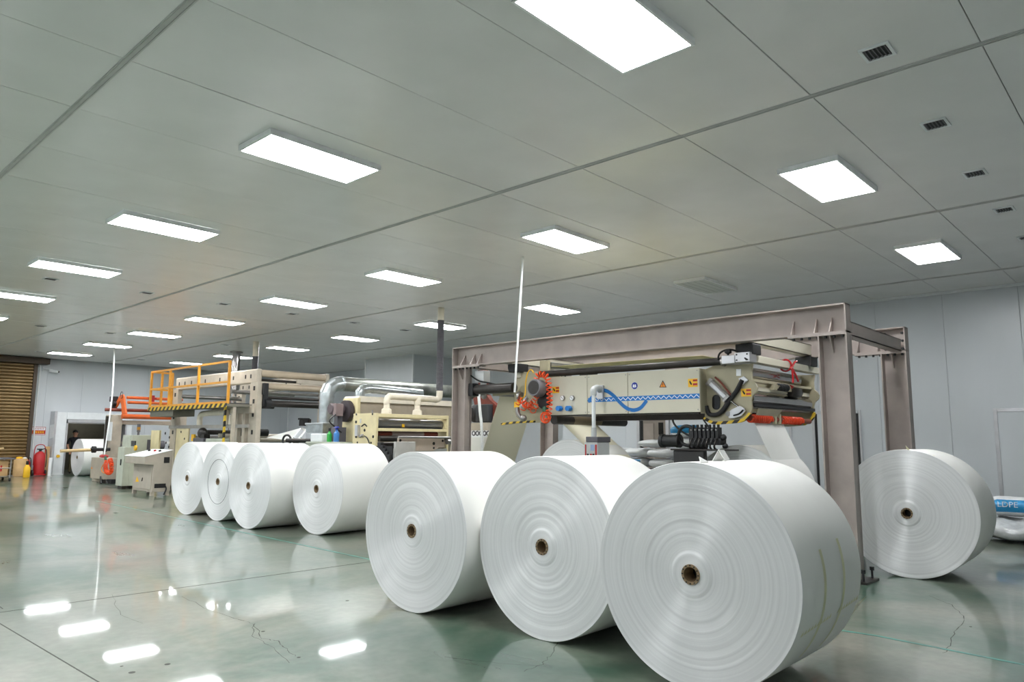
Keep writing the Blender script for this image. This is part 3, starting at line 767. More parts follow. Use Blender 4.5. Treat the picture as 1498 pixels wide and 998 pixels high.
# stickers on the panels
def sticker(x0, y0, x1, y1, X=XF-.002, material=YEL, name='sticker', parent=s):
    a, b = P(x0,y0,X=X), P(x1,y1,X=X)
    return obj(name, MB().box(X, X+.003, a.y, b.y, b.z, a.z), material, parent, flat=True)
def warn_sticker(x0, y0, x1, y1, X):
    o = sticker(x0,y0,x1,y1,X); w_ = x1-x0; h = y1-y0
    sticker(x0+w_*.5,y0+h*.08,x0+w_*.97,y0+h*.3,X-.001,RED,'red_print',o); sticker(x0+w_*.5,y0+h*.55,x0+w_*.97,y0+h*.8,X-.001,RED,'red_print',o)
    A = lambda u,v: P(x0+w_*u, y0+h*v, X=X-.001)
    obj('black_print', MB().prism([A(.12,.3),A(.2,.2),A(.42,.62),A(.34,.8),A(.22,.62)], (.002,0,0)), INK, o, flat=True)
warn_sticker(1006.5,554.5,1020.5,566, XF-.003)
warn_sticker(1084,569,1099,580, 8.245)
warn_sticker(808,566,818,575, XF-.003)
cc = P(928.5,564.5,X=XF); 
o = obj('sticker', MB().cyl(cc, cc+V3((-.003,0,0)), .05, n=32), INKW, s); o2 = obj('blue_disc', MB().cyl(cc, cc+V3((-.0045,0,0)), .046, n=32), NAVY, o)
X_ = XF-.0055
obj('book_print', MB().prism([(X_,cc.y+.028,cc.z-.018),(X_,cc.y+.003,cc.z-.024),(X_,cc.y+.003,cc.z+.014),(X_,cc.y+.022,cc.z+.018)], (.002,0,0)).prism([(X_,cc.y-.028,cc.z-.018),(X_,cc.y-.003,cc.z-.024),(X_,cc.y-.003,cc.z+.014),(X_,cc.y-.022,cc.z+.018)], (.002,0,0)), INKW, o, flat=True)
A = lambda x, y, k=0: P(x, y, X=XF-.003-.001*k)
o = obj('sticker', MB().prism([A(969.5,556.5),A(975,566.8),A(964.3,567)], (.003,0,0)), INK, s, flat=True)
obj('orange_triangle', MB().prism([A(969.5,558.8,1),A(973.6,566,1),A(965.8,566.2,1)], (.002,0,0)), ORG, o, flat=True)
obj('mark_print', MB().box(XF-.006,XF-.004,A(969,562).y,A(970,562).y,A(970,563.6).z,A(970,561).z).box(XF-.006,XF-.004,A(969,562).y,A(970,562).y,A(970,565.3).z,A(970,564.5).z), INK, o, flat=True)
# blue wave decoration
X_ = XF-.002
yA, yB = P(860.5,585,X=XF).y, P(1023.5,585,X=XF).y
zt, zb = 1.96, 1.90
st = obj('blue_band', MB().box(X_, X_+.003, yA, yB, zb, zt), BLUE, s, flat=True)
mb = MB(); n = 22; pz = []
for i in range(n*2+1): pz.append(V3((X_-.001, yA+(yB-yA)*i/(2*n), zb+.012 if i % 2 == 0 else zt-.012)))
for a, b in zip(pz, pz[1:]): mb.bar(a, b, .008, .002, up=V3((1,0,0)))
obj('zigzag_print', mb, INKW, st, flat=True)
wv = smooth([P(x,y,X=X_-.0015) for x,y in ((860.5,588),(869,578),(878,571.5),(887,572),(897,578.5),(905,587),(914,595.5),(922,599.5),(930,599.8),(938,596),(946,586))],8)
mb = MB()
for a, b in zip(wv, wv[1:]): mb.bar(a-(b-a)*.08, b+(b-a)*.08, .048, .0015, up=V3((1,0,0)))
obj('blue_wave', mb, BLUE, s, flat=True)
# gauges and knobs
for gx, kx in ((824,822),(838,836)):
    c = P(gx,582.5,X=XF); o = obj('gauge', MB().lathe([(0,.036),(1,.036)], c, c+V3((-.03,0,0)), 20), STEEL, s)
    obj('gauge_face', MB().cyl(c+V3((-.0301,0,0)), c+V3((-.0315,0,0)), .03, n=20), INKW, o)
    obj('needle', MB().bar(c+V3((-.033,-.014,-.012)), c+V3((-.033,.014,.016)), .006, .002, up=V3((1,0,0))), INK, o, flat=True)
    c = P(kx,598,X=XF); obj('regulator_knob', MB().lathe([(0,.018),(.3,.018),(.3,.038),(1,.036)], c, c+V3((-.1,0,0)), 18), BLUE, s)
# motor with dark belt guard, coiled hoses
c = P(797,579,X=XF); mb = MB(); sl = []
for i in range(13): q = math.pi*i/12; sl.append(V3((XF,c.y+.11*math.cos(q), c.z+.08+.11*math.sin(q))))
for i in range(13): q = math.pi+math.pi*i/12; sl.append(V3((XF,c.y+.11*math.cos(q), c.z-.08+.11*math.sin(q))))
obj('belt_guard', MB().prism([v+V3((-.05,0,0)) for v in sl], (.06,0,0)), BLACK, s, flat=True, bevel=.01)
c = P(780.5,567,X=7.83)
obj('brake_motor', MB().lathe([(0,.098),(0,.116),(.15,.126),(.75,.126),(.8,.1),(1,.1)], c, c+V3((.2,.0,-.01)), 32), mat('grey_cast', (120,120,124), .4, .2), s)
obj('motor_face', MB().cyl(c+V3((.004,0,0)), c+V3((-.006,0,0)), .099, n=28), DARK, s)
obj('rail_left_plate', MB().box(XF+.06, XF+.2, 6.8, 7.35, 1.85, 2.2), PLATE, s, flat=True)
h = lambda x, y, X=7.92: P(x, y, X=X)
obj('coiled_hose', MB().helix([h(784,553),h(788,548),h(795,548),h(801,553),h(803,563),h(804,575),h(804,590),h(803,602),h(801,614)], .04, .06, .009, 10, 6), COIL, s)
obj('coiled_hose', MB().ring(h(798,611),(1,.2,.1),.075,.012).ring(h(799,612),(1,-.2,.2),.06,.012).ring(h(800,610),(1,.1,-.2),.045,.011), COIL, s)
obj('coiled_hose', MB().helix([h(757,590),h(764,586),h(770,594),h(778,590),h(784,581),h(789,575)], .038, .05, .008, 9, 5).helix([h(764,598),h(772,592),h(780,600),h(785,590)], .045, .06, .008, 9, 5), COIL, s)
a, b = h(764,586), h(776,574)
obj('small_air_cylinder', MB().cyl(h(761,598,8.1), h(771,581,8.1), .028), ALU, s)
obj('pulley', MB().lathe([(0,.03),(.2,.06),(.8,.06),(1,.03)], h(758,578), h(763,580), 18), STEEL, s)
obj('crank_arm', MB().tube(smooth([h(757,596),h(758,605),h(763,611),h(768,611)],5), .03, 8).ball(h(766,612),.05), STEEL, s)
obj('yellow_hose', MB().tube(smooth([h(762,585),h(768,578),h(769,560),h(772,546),h(777,541),h(781,546)],6), .009), YEL, s)
sticker(752,588,760,596, 8.1)
obj('green_valve', MB().box(7.9,7.97,h(797,600).y-.03,h(797,600).y+.03,h(797,603).z,h(797,595).z), mat('green_valve', (40,92,66), .4), s, flat=True, bevel=.006)
# actuator cylinder between gantry post and carriage
a, b = P(690,567,X=8.0), P(752,571,X=8.0); a.z = b.z = (a.z+b.z)/2
obj('actuator_cylinder', MB().lathe([(0,.03),(.1,.03),(.1,.06),(.14,.075),(1,.075)], a, b, 24), DARK, s)
obj('actuator_bracket', MB().box(7.93,8.07,8.2,8.3,a.z-.1,a.z+.1), BLACK, s, flat=True, bevel=.01)
obj('cable', MB().tube(smooth([P(688,549,X=8.0),P(700,557,X=8.0),P(713,560,X=8.0),P(728,563,X=8.0),P(745,562,X=8.0),P(752,566,X=8.0)],6), .013), BLACK, s)
# lower left roller, upper left idlers
roller((8.28,6.84,1.675),(10.1,6.84,1.675),.065, DARK)
roller((8.7,6.84,1.675),(9.4,6.84,1.675),.067, mat('dull_bronze', (120,108,88), .35, .5))
roller((8.3,8.06,2.10),(9.6,8.06,2.10),.03, STEEL)
obj('idler_arm', MB().bar((8.27,7.45,2.12),(8.27,8.08,2.10),.03,.07).bar((9.62,7.45,2.12),(9.62,8.08,2.10),.03,.07), PLATE, s, flat=True)
a = P(803,534,X=8.6); roller(a, V3((9.7,a.y,a.z)), .05, STEEL); obj('roller_bracket', MB().box(8.5,8.56,a.y-.06,a.y+.1,2.3,a.z+.06), PLATE, s, flat=True)
obj('bundle_strap', MB().box(8.6,8.62,a.y-.2,a.y+.4,2.3,2.36), PLATE, s, flat=True)
# the webs running through it
def sheet(name, pts, th, material, label):
    return tag(obj(name, MB().prism(pts, th), material, flat=True), label, 'paper web')
sheet('paper_web', [(8.45,8.09,2.10),(9.3,8.09,2.10),(9.3,8.80,.42),(8.45,8.80,.42)], (0,.003,.001), WEBM, 'beige paper web slanting down beside the left gantry post')
sheet('paper_web', [(8.45,6.80,1.612),(9.3,6.80,1.612),(9.3,6.185,1.13),(8.45,6.185,1.13)], (0,.002,.003), WEBM, 'olive-beige paper web running down to roll behind the pendant')
sheet('paper_web', [(8.45,3.86,1.63),(9.3,3.86,1.63),(9.3,3.47,.76),(8.45,3.47,.76)], (0,.003,-.001), WEBW, 'white paper web hanging from the red springs beside gantry post')
sheet('paper_web', [(8.6,7.2,2.505),(9.6,7.2,2.505),(9.6,4.6,2.49),(8.6,4.6,2.49)], (0,0,.003), mat('pale_yellow_web', (232,224,170), .5), 'pale yellow paper web stretched flat above the carriage panels')
t = thing('floor_idler', 'low idler roller on two brackets under the slanting beige web', 'roller', (8.88, 8.86, 0))
obj('roller', MB().cyl((8.38,8.86,.40),(9.37,8.86,.40),.05), STEEL, t)
for x in (8.32, 9.37): obj('bracket', MB().box(x,x+.06,8.76,8.96,0,.46), GANTRY, t, flat=True, bevel=.006)
# unwind stands carrying the two half-hidden rolls
def stand(y, z, label):
    t = thing('unwind_stand', label, 'stand', (8.9, y, 0))
    obj('shaft', MB().cyl((8.16,y,z),(9.62,y,z),.036), STEEL, t)
    for x in (8.2, 9.5):
        a_ = obj('support_arm', MB().prism([(x,y-.3,0),(x,y+.3,0),(x,y+.09,z+.06),(x,y-.09,z+.06)], (.07,0,0)), GANTRY, t, flat=True, bevel=.006)
        obj('bearing', MB().cyl((x-.02,y,z),(x+.09,y,z),.075), DARK, a_)
    obj('floor_rail', MB().box(8.2,9.57,y-.3,y-.2,0,.08).box(8.2,9.57,y+.2,y+.3,0,.08), GANTRY, t, flat=True)
stand(6.72, .745, 'grey unwind stand holding a roll below the pendant'); stand(4.08, .72, 'grey unwind stand holding a roll below the red springs')

# ---- operator pendant
t = thing('operator_pendant', 'grey operator box with red stripes hanging on a white tube from carriage', 'control box', (7.85, 5.75, 1.15))
mp = P(879.5,574,X=XF)
obj('mount_plate', MB().box(XF-.04, XF, P(875,570,X=XF).y, P(884,570,X=XF).y, P(880,584,X=XF).z, P(880,564,X=XF).z), ALU, t, flat=True, bevel=.006)
xa = 7.82; ya = P(868.5,600,X=xa).y
obj('swivel_joint', MB().tube(smooth([(XF-.03,mp.y,2.06),(xa+.08,ya+.0,2.08),(xa,ya,2.05),(xa,ya,1.98)],5), .042, 12), GREYBOX, t)
obj('arm_tube', MB().cyl((xa,ya,2.0),(xa,ya,1.53),.026), WHITE, t)
obj('arm_collar', MB().cyl((xa,ya,1.55),(xa,ya,1.42),.036), GREYBOX, t)
y0, y1 = P(855,650,X=7.72).y, P(874,650,X=7.72).y
bx = obj('housing', MB().box(7.72,7.99,y1,y0,1.10,1.36), GREYBOX, t, flat=True, bevel=.008)
obj('top_cover', MB().box(7.71,8.0,y1-.01,y0-.03,1.36,1.43), HOSE, t, flat=True, bevel=.006)
obj('screen', MB().box(7.715,7.72,y1+.05,y0-.1,1.25,1.33), mat('pale_display', (150,168,200), .3), bx, flat=True)
for ya_, yb_ in ((y0-.03,y0-.012),(y1+.01,y1+.035)): obj('red_stripe', MB().box(7.714,7.72,ya_,yb_,1.10,1.33), RED, bx, flat=True)
for dy in (.06,.1,.15):
    c = V3((7.72,y1+dy,1.2)); obj('button', MB().cyl(c, c+V3((-.014,0,0)), .013, n=12), BLACK if dy != .1 else RED, bx)

# ---- drive head behind the near rolls
t = thing('brake_drive', 'black motor with a bank of hoses on a black cabinet', 'machine', (8.6, 4.75, 0))
f8 = lambda x, y, X=8.3: P(x, y, X=X)
y0, y1 = f8(998,660).y, f8(1042,660).y
obj('cabinet', MB().box(8.08,8.17,y1,y0,0,1.27), mat('charcoal_enamel', (44,42,42), .5), t, flat=True, bevel=.01)
obj('shelf', MB().box(8.05,8.4,y1-.3,y0+.02,1.27,1.29), DARK, t, flat=True)
a, b = V3((8.2,5.0,1.385)), V3((8.2,4.72,1.385))
obj('motor', MB().lathe([(0,.06),(.03,.085),(.2,.085),(.2,.075),(.85,.075),(.85,.085),(1,.085)], a, b, 24), BLACK, t)
obj('coupling_ring', MB().ring((8.2,4.62,1.45),(1,0,.1),.12,.022,24,8), BLACK, t)
obj('gear_head', MB().box(8.12,8.3,4.38,4.56,1.29,1.55), BLACK, t, flat=True, bevel=.02)
for k in range(7):
    yk = 4.5-.055*k
    obj('valve', MB().box(8.1,8.2,yk-.018,yk+.018,1.40,1.55).cyl((8.15,yk,1.55),(8.15,yk,1.585),.016,n=10), BLACK, t, flat=True)
    obj('fitting', MB().cyl((8.1,yk,1.52),(8.08,yk,1.52),.01,n=8), STEEL, t)
    obj('hose', MB().tube(smooth([(8.11,yk,1.42),(8.06,yk,1.37),(8.07,yk+.02,1.32),(8.12,yk+.03,1.29)],5), .012, 6), BLACK if k % 2 else DARK, t)
obj('knob', MB().ball((8.15,4.11,1.43),.04).ball((8.15,4.09,1.33),.035), BLACK, t)
obj('manifold', MB().box(8.1,8.25,4.12,4.52,1.34,1.42), BLACK, t, flat=True, bevel=.008)
obj('cable', MB().tube(smooth([P(984,614,X=8.2),P(986,620,X=8.2),P(993,628,X=8.2),P(1003,635,X=8.2),P(1013,640,X=8.2)],6), .013), BLACK, t)
obj('cable', MB().tube(smooth([P(1029,614,X=8.2),P(1036,624,X=8.2),P(1042,632,X=8.2)],6), .011), BLACK, t)

# ================================================================ COATING STATION
X1, X2 = 8.2, 9.95
t = thing('coating_station', 'cream coating station with side plates and horizontal rollers', 'machine', (9.1, 11.4, 0))
def holes(px, X, r, parent, name='bolt_hole', mt=INK):
    for x, y in px:
        c = P(x, y, X=X); obj(name, MB().cyl(c, c+V3((-.006,0,0)), r, n=14), mt, parent)
ya, yb = 11.02, 11.75
sp = obj('side_plate', MB().box(X1, X1+.05, ya, yb, 0, 1.85), YCREAM, t, flat=True, bevel=.006)
holes([(521,617.5),(533.5,629.5),(521,639),(546,639)], X1, .028, sp); holes([(521.5,606.5),(545,606),(523,647.5),(543,648)], X1, .02, sp)
obj('slot', MB().tube(smooth([P(529,624,X=X1),P(532,621.5,X=X1),P(534,621,X=X1),P(537,624,X=X1)],5), .014, 6), INK, sp)
obj('link_rod', MB().cyl(P(527.5,613,X=X1-.03), P(527.5,619,X=X1-.03), .014).box(X1-.06,X1,P(527,622,X=X1).y,P(523,622,X=X1).y,P(525,638,X=X1).z,P(525,622,X=X1).z), ALU, sp, flat=True)
obj('air_hose', MB().tube(smooth([P(533,638,X=X1-.04),P(537,641,X=X1-.05),P(540,648,X=X1-.04),P(543,654,X=X1-.04)],5), .012, 6), BLACK, sp)
obj('valve', MB().ball(P(530,637.5,X=X1-.02), .035).ball(P(527,638.5,X=X1-.02), .03), STEEL, sp)
obj('eye_bolt', MB().cyl(P(545,605,X=X1+.02), P(545,600,X=X1+.02), .016), STEEL, sp)
sp2 = obj('side_plate', MB().box(X2, X2+.05, ya, yb, 0, 1.85), YCREAM, t, flat=True, bevel=.006)
obj('top_beam', MB().box(X1+.05, X2, ya, ya+.12, 1.78, 1.845).box(X1+.05, X2, yb-.12, yb, 1.78, 1.845), YCREAM, t, flat=True, bevel=.005)
obj('middle_beam', MB().box(X1+.05, X2, ya, ya+.1, 1.52, 1.575), YCREAM, t, flat=True, bevel=.005)
obj('coating_roller', MB().cyl((X1+.05,ya+.2,1.66),(X2,ya+.2,1.66),.095,n=32), mat('satin_roller', (150,150,152), .35, .7), t)
obj('doctor_blade', MB().box(X1+.1, X2-.05, ya+.08, ya+.16, 1.575, 1.60), BLACK, t, flat=True)
obj('yellow_tag', MB().box(8.88, 8.94, ya+.09, ya+.1, 1.60, 1.66), YEL, t, flat=True)
for x in (8.3, 9.45): obj('red_roller_end', MB().cyl((x,ya+.14,1.47),(x+.35,ya+.14,1.47),.05), RUSTRED, t)
obj('web_roller', MB().cyl((8.6,ya+.15,1.47),(9.5,ya+.15,1.47),.048), mat('dusty_roller', (176,158,148), .5), t)
obj('lower_roller', MB().cyl((X1+.05,ya-.02,1.38),(X2,ya-.02,1.38),.055), DARK, t)
obj('tray', MB().box(X1+.1, X2-.05, ya+.02, yb-.1, 1.2, 1.3), DARK, t, flat=True)
for x in (8.62, 9.38):
    q = obj('suction_hood', MB().lathe([(0,.13),(.45,.12),(.55,.075),(1,.07)], (x,ya+.25,1.845),(x,ya+.25,2.05),4), PVC, t, flat=True)
    obj('branch_pipe', MB().tube(smooth([(x,ya+.25,2.03),(x,ya+.25,2.12),(x+.03,ya+.25,2.17),(x+.1,ya+.25,2.19)],5), .06, 14), PVC, t)
    obj('pipe_coupling', MB().cyl((x,ya+.25,2.06),(x,ya+.25,2.12),.068), PVC, t)
hx, hy = 10.13, 11.47
obj('main_pipe', MB().tube(smooth([(8.66,ya+.25,2.19),(9.3,ya+.27,2.19),(9.9,ya+.4,2.19),(10.05,hy,2.19),(hx,hy,2.25),(hx,hy,2.42)],8), .065, 16), PVC, t)
t2 = thing('extraction_hose', 'grey corrugated extraction hose with cream stub dropping from the ceiling to cream pipe', 'hose', (hx, hy, 2.4))
pr = []; n = 90
for i in range(n+1): pr.append((i/n, .075 if i % 2 else .066))
obj('corrugated_hose', MB().lathe(pr, (hx,hy,2.38), (hx,hy,3.88), 16), HOSE, t2)
obj('ceiling_stub', MB().cyl((hx,hy,3.86),(hx,hy,4.14),.07), PVC, t2)
# slitter bracket in front of it
t = thing('slitter_unit', 'pinkish-beige drilled bracket plate over grey guard beside gantry post', 'machine', (8.9, 10.5, 0))
pl = [(583,641),(650,641.5),(651,655),(642,655),(634,660),(598,660),(594,655),(583,652)]
o = obj('bracket_plate', MB().prism([P(x,y,Y=10.45) for x,y in pl], (0,.04,0)), mat('pinkish_beige', (196,180,166), .45), t, flat=True, bevel=.004)
for x, y, r in ((585.5,644.5,.024),(596.5,648.5,.03),(634.5,649,.03),(647.5,645,.024),(596.5,655.5,.024),(634.5,655.5,.02)):
    c = P(x,y,Y=10.45); obj('bolt_hole', MB().cyl(c, c+V3((0,-.006,0)), r, n=14), INK, o)
obj('guide_rod', MB().cyl((8.25,10.42,1.41),(9.9,10.42,1.41),.02), STEEL, t)
obj('guard', MB().box(8.1, 8.55, 10.3, 10.36, 0, 1.33), mat('pale_guard', (188,186,182), .5), t, flat=True, bevel=.006)
obj('guard', MB().box(8.6, 9.5, 10.5, 10.56, 0, 1.2), GREYBOX, t, flat=True, bevel=.006)
obj('end_cap', MB().cyl((9.42,10.43,1.33),(9.52,10.43,1.33),.05), STEEL, t)
for k in range(5):
    c = P(556+3.2*k, 652+4.5*k, X=8.05); obj('chain_link', MB().box(8.02,8.1,c.y-.05,c.y+.05,c.z-.06,c.z+.06), BLACK, t, flat=True, bevel=.015)
obj('chain_backing', MB().box(8.06,8.09,10.35,10.85,0,1.25), BLACK, t, flat=True)

# ================================================================ DRYER HOOD, BLOWER, DUCTS
t = thing('dryer_hood', 'long tan dryer hood with cream top flange behind the coating station', 'machine', (10.1, 12.9, 0))
obj('hood', MB().box(8.76, 11.6, 12.4, 12.85, 1.3, 2.12), mat('tan_hood', (176,164,146), .5), t, flat=True, bevel=.01)
obj('top_flange', MB().prism([(8.70,12.34,2.12),(8.78,12.4,2.24),(11.6,12.4,2.24),(11.6,12.34,2.12)], (0,.5,0)), PVC, t, flat=True)
obj('end_flange', MB().box(8.70,8.78,12.34,12.85,1.3,2.2), YCREAM, t, flat=True, bevel=.01)
for k in range(3): obj('rib', MB().box(8.78,11.6,12.385,12.4,1.45+.2*k,1.475+.2*k), TAN, t, flat=True)
for x in (8.9,11.4): obj('leg', MB().box(x,x+.12,12.5,12.62,0,1.3), TAN, t, flat=True)
t = thing('blower', 'dark blower motor with round wheel beside the dryer hood', 'blower', (8.5, 12.6, 0))
obj('blower_wheel', MB().lathe([(0,.12),(.1,.22),(.9,.22),(1,.18)], (8.57,12.62,1.93),(8.69,12.62,1.93),28), mat('dusty_black', (62,54,58), .6), t)
obj('motor', MB().lathe([(0,.09),(.08,.115),(.85,.115),(1,.09)], (8.28,12.68,1.97),(8.6,12.68,1.97),20), mat('dusty_motor', (96,84,88), .6), t)
obj('terminal_box', MB().box(8.3,8.48,12.5,12.6,1.82,2.07), mat('dusty_pink', (140,122,122), .6), t, flat=True, bevel=.01)
obj('pedestal', MB().box(8.35,8.6,12.55,12.75,0,1.6).box(8.40,8.52,12.58,12.7,1.6,1.88), HOSE, t, flat=True)
obj('cable', MB().tube(smooth([(8.3,12.5,1.85),(8.15,12.48,1.72),(8.3,12.45,1.58),(8.45,12.5,1.5)],6), .014), BLACK, t)
t = thing('air_duct', 'galvanised round air duct with segmented elbow rising from a box', 'duct', (8.8, 13.6, 0))
dx, dy, R = 8.79, 13.6, .155
pr = [];
for i in range(25): pr.append((i/24, R+.004 if i % 2 else R))
obj('riser', MB().lathe(pr, (dx,dy,1.5),(dx,dy,2.26),28), GALV, t)
pts = [V3((dx,dy,2.24)),V3((dx,dy,2.32)),V3((dx+.06,dy,2.45)),V3((dx+.17,dy,2.53)),V3((dx+.3,dy,2.56)),V3((dx+.34,dy,2.56))]
obj('elbow', MB().tube(pts, R+.004, 28), GALV, t, angle=12)
obj('collar', MB().cyl((dx,dy,2.24),(dx,dy,2.29),R+.015,n=28).cyl((dx+.32,dy,2.56),(dx+.37,dy,2.56),R+.015,n=28), GALV, t)
pr = [(i/60, R if i % 2 else R+.003) for i in range(61)]
obj('main_run', MB().lathe(pr, (dx+.35,dy,2.56),(13.6,dy,2.56),28), mat('stained_galvanised', (170,172,166), .34, .85, var=.35, scale=2.5), t)
obj('plenum_box', MB().box(8.5,9.1,13.25,13.9,0,1.5).box(8.48,9.12,13.23,13.92,1.66,1.70), mat('galv_box', (186,190,194), .4, .6), t, flat=True, bevel=.01)
obj('plenum_top', MB().box(8.5,9.1,13.25,13.9,1.5,1.66), GALV, t, flat=True)
obj('wall_collar', MB().cyl((13.55,dy,2.56),(13.62,dy,2.56),.2,n=28), GALV, t)
t = thing('branch_duct', 'smaller bright galvanised duct with elbow on the dryer hood top', 'duct', (9.0, 13.0, 2.2))
obj('elbow', MB().tube(smooth([(8.95,12.62,2.245),(8.96,12.62,2.34),(9.05,12.62,2.40),(9.2,12.62,2.42)],4), .1, 20), GALV, t)
obj('run', MB().cyl((9.2,12.62,2.42),(10.6,12.62,2.38),.1,n=24), GALV, t)
# control cabinet with bottles
t = thing('control_cabinet', 'pale green-grey low control cabinet with bottles standing on top', 'cabinet', (8.15, 12.4, 0))
cb = obj('body', MB().box(8.0,8.26,11.82,13.02,0,1.27).box(7.98,8.28,11.8,13.04,1.27,1.31), GREENGREY, t, flat=True, bevel=.008)
obj('door', MB().box(7.985,8.0,11.84,12.4,.1,1.22), GREENGREY, t, flat=True, bevel=.004)
obj('door', MB().box(7.985,8.0,12.43,13.0,.1,1.22), GREENGREY, t, flat=True, bevel=.004)
obj('name_plate', MB().box(7.98,7.985,11.92,12.06,1.12,1.18), HOSE, t, flat=True)
def bottle(x, y, z, r, h, body, cap, label, trigger=False):
    b = thing('bottle', label, 'bottle', (x,y,z))
    obj('body', MB().lathe([(0,r*.9),(.05,r),(.7,r),(.85,r*.45),(1,r*.4)], (x,y,z),(x,y,z+h*.8),16), body, b)
    obj('cap', MB().lathe([(0,r*.5),(.5,r*.5),(.6,r*1.1 if trigger else r*.45),(1,r*.5)], (x,y,z+h*.78),(x,y,z+h),12), cap, b)
bottle(8.1,12.38,1.31,0.05,.27,mat('green_bottle',(50,170,70),.4),BLACK,'green bottle with black cap on the green-grey control cabinet')
bottle(8.12,12.17,1.31,.055,.3,mat('blue_bottle',(70,130,200),.4),NAVY,'blue spray bottle on the green-grey control cabinet',True)
tag(obj('plastic_tray', MB().prism([(8.03,12.55,1.31),(8.22,12.55,1.31),(8.22,12.95,1.31),(8.03,12.95,1.31)], (0,0,.16)), WHITE, flat=True, bevel=.02), 'white plastic box on the green-grey control cabinet', 'box')

# ================================================================ UNWIND DRIVE seen behind the left gantry post
t = thing('winder_drive', 'red-brown arms with a black motor seen between gantry posts', 'machine', (11, 10.6, 0))
f11 = lambda x, y, X=11.0: P(x, y, X=X)
obj('arm', MB().prism([f11(699,542),f11(708,541),f11(714,575),f11(700,575)], (.12,0,0)), REDBROWN, t, flat=True)
obj('arm', MB().prism([f11(692,582),f11(712,577),f11(716,585),f11(728,595),f11(722,622),f11(716,598),f11(694,592)], (.12,0,0)), REDBROWN, t, flat=True)
obj('motor', MB().lathe([(0,.12),(.1,.19),(.9,.19),(1,.15)], f11(690,605,10.9), f11(697,605,10.9)+V3((.5,0,0)), 20), BLACK, t)
obj('gearbox', MB().box(10.85,11.3,f11(721,600).y,f11(703,600).y,f11(710,618).z,f11(710,592).z), mat('slate_box',(58,60,64),.5), t, flat=True, bevel=.02)
obj('base', MB().box(10.8,11.4,f11(724,600).y,f11(688,600).y,0,f11(700,619).z), TAN, t, flat=True)
obj('chain_plate', MB().box(10.6,10.62,P(717,635,X=10.6).y,P(689,635,X=10.6).y,P(700,640,X=10.6).z,P(700,630,X=10.6).z), INKW, t, flat=True)
for k in range(5):
    c = P(693+5.3*k, 634, X=10.6); obj('chain_link', MB().ring(c, (1,0,0), .042, .014, 14, 6), HOSE, t)
obj('white_guard', MB().box(10.55,10.6,P(714,650,X=10.55).y,P(689,650,X=10.55).y,0,P(700,640,X=10.55).z), WEBW, t, flat=True)
tag(obj('air_pipe', MB().tube(smooth([P(700,575,X=10.4),P(702,600,X=10.4),P(705,638,X=10.4),V3((10.4,P(706,660,X=10.4).y,0))],4), .03, 10), HOSEW), 'thin white pipe standing before the red-brown arms', 'pipe')
t = thing('valve_unit', 'white filter unit on the back of the left gantry post', 'filter', (8.1, 8.4, 2.2))
obj('filter_body', MB().box(8.05,8.2,8.08,8.28,2.28,2.46).cyl((8.12,8.15,2.12),(8.12,8.15,2.28),.05), INKW, t, flat=True, bevel=.008)
obj('gauge', MB().ball((8.1,8.12,2.06),.05), STEEL, t)

# ================================================================ TALL FRAME with platform
t = thing('accumulator_frame', 'tall tan machine frame with slotted top beam, rollers and work platform', 'machine', (9.1, 17.8, 0))
def slotted(x0, x1, y0, y1, z0, z1, name): return obj(name, MB().box(x0,x1,y0,y1,z0,z1), TAN, t, flat=True, bevel=.03)
for x in (8.2, 10.0):
    tb = slotted(x, x+.12, 15.55, 19.98, 2.62, 2.95, 'top_beam')
    for y in (15.85,16.1,16.7,17.4,18.2,19.0,19.4,19.75):
        obj('slot', MB().box(x-.006,x,y-.025,y+.025,2.74,2.83), INK, tb, flat=True)
    for y0, y1 in ((15.5,15.85),(19.8,20.12)):
        po = obj('post', MB().box(x,x+.12,y0,y1,0,2.64), TAN, t, flat=True, bevel=.006)
        for z in (2.5,2.2,1.9,1.5): obj('slot', MB().box(x-.006,x,y0+.12,y0+.2,z-.05,z+.05), INK, po, flat=True)
    obj('foot_beam', MB().box(x,x+.12,15.5,20.1,0,.12), TAN, t, flat=True)
roll = lambda y, z, r, mt, x0=8.3, x1=10.0, nm='roller': obj(nm, MB().cyl((x0,y,z),(x1,y,z),r), mt, t)
roll(15.62,2.85,.085,mat('worn_tan_tube',(186,170,148),.4), nm='top_tube')
roll(15.66,2.70,.03,DARK); roll(15.6,2.56,.075,mat('worn_tan_tube',(186,170,148),.4), nm='swing_tube')
roll(15.6,2.30,.035,DARK); roll(15.55,2.16,.075,DARK,8.5); roll(15.7,2.42,.03,STEEL)
obj('bearing_bracket', MB().box(8.32,8.44,15.45,15.55,2.1,2.62).cyl((8.38,15.5,2.16),(8.52,15.5,2.16),.11), BLACK, t, flat=True)
obj('black_plate', MB().box(8.3,8.36,15.42,15.52,2.35,2.62), BLACK, t, flat=True, bevel=.02)
obj('bracket', MB().box(9.2,9.95,15.5,15.56,2.66,2.76), TAN, t, flat=True)
roll(19.85,2.46,.055,STEEL); roll(19.7,2.2,.075,BLACK); roll(18.0,2.2,.06,BLACK); roll(17.0,2.48,.05,STEEL)
obj('side_beam', MB().box(8.14,8.26,15.6,17.6,1.93,2.1), TAN, t, flat=True, bevel=.005)
obj('side_beam', MB().box(8.14,8.26,15.8,20.1,1.6,1.68), mat('grey_beam',(160,156,150),.45), t, flat=True)
for y in (15.95, 16.3): obj('inner_post', MB().box(8.16,8.26,y,y+.12,0,1.95), TAN, t, flat=True, bevel=.004)
cp = obj('bearing_plate', MB().box(8.16,8.2,18.9,19.65,0,1.62), YCREAM, t, flat=True, bevel=.006)
holes([(265,632),(270,642),(277,624),(268,624)], 8.16, .03, cp)
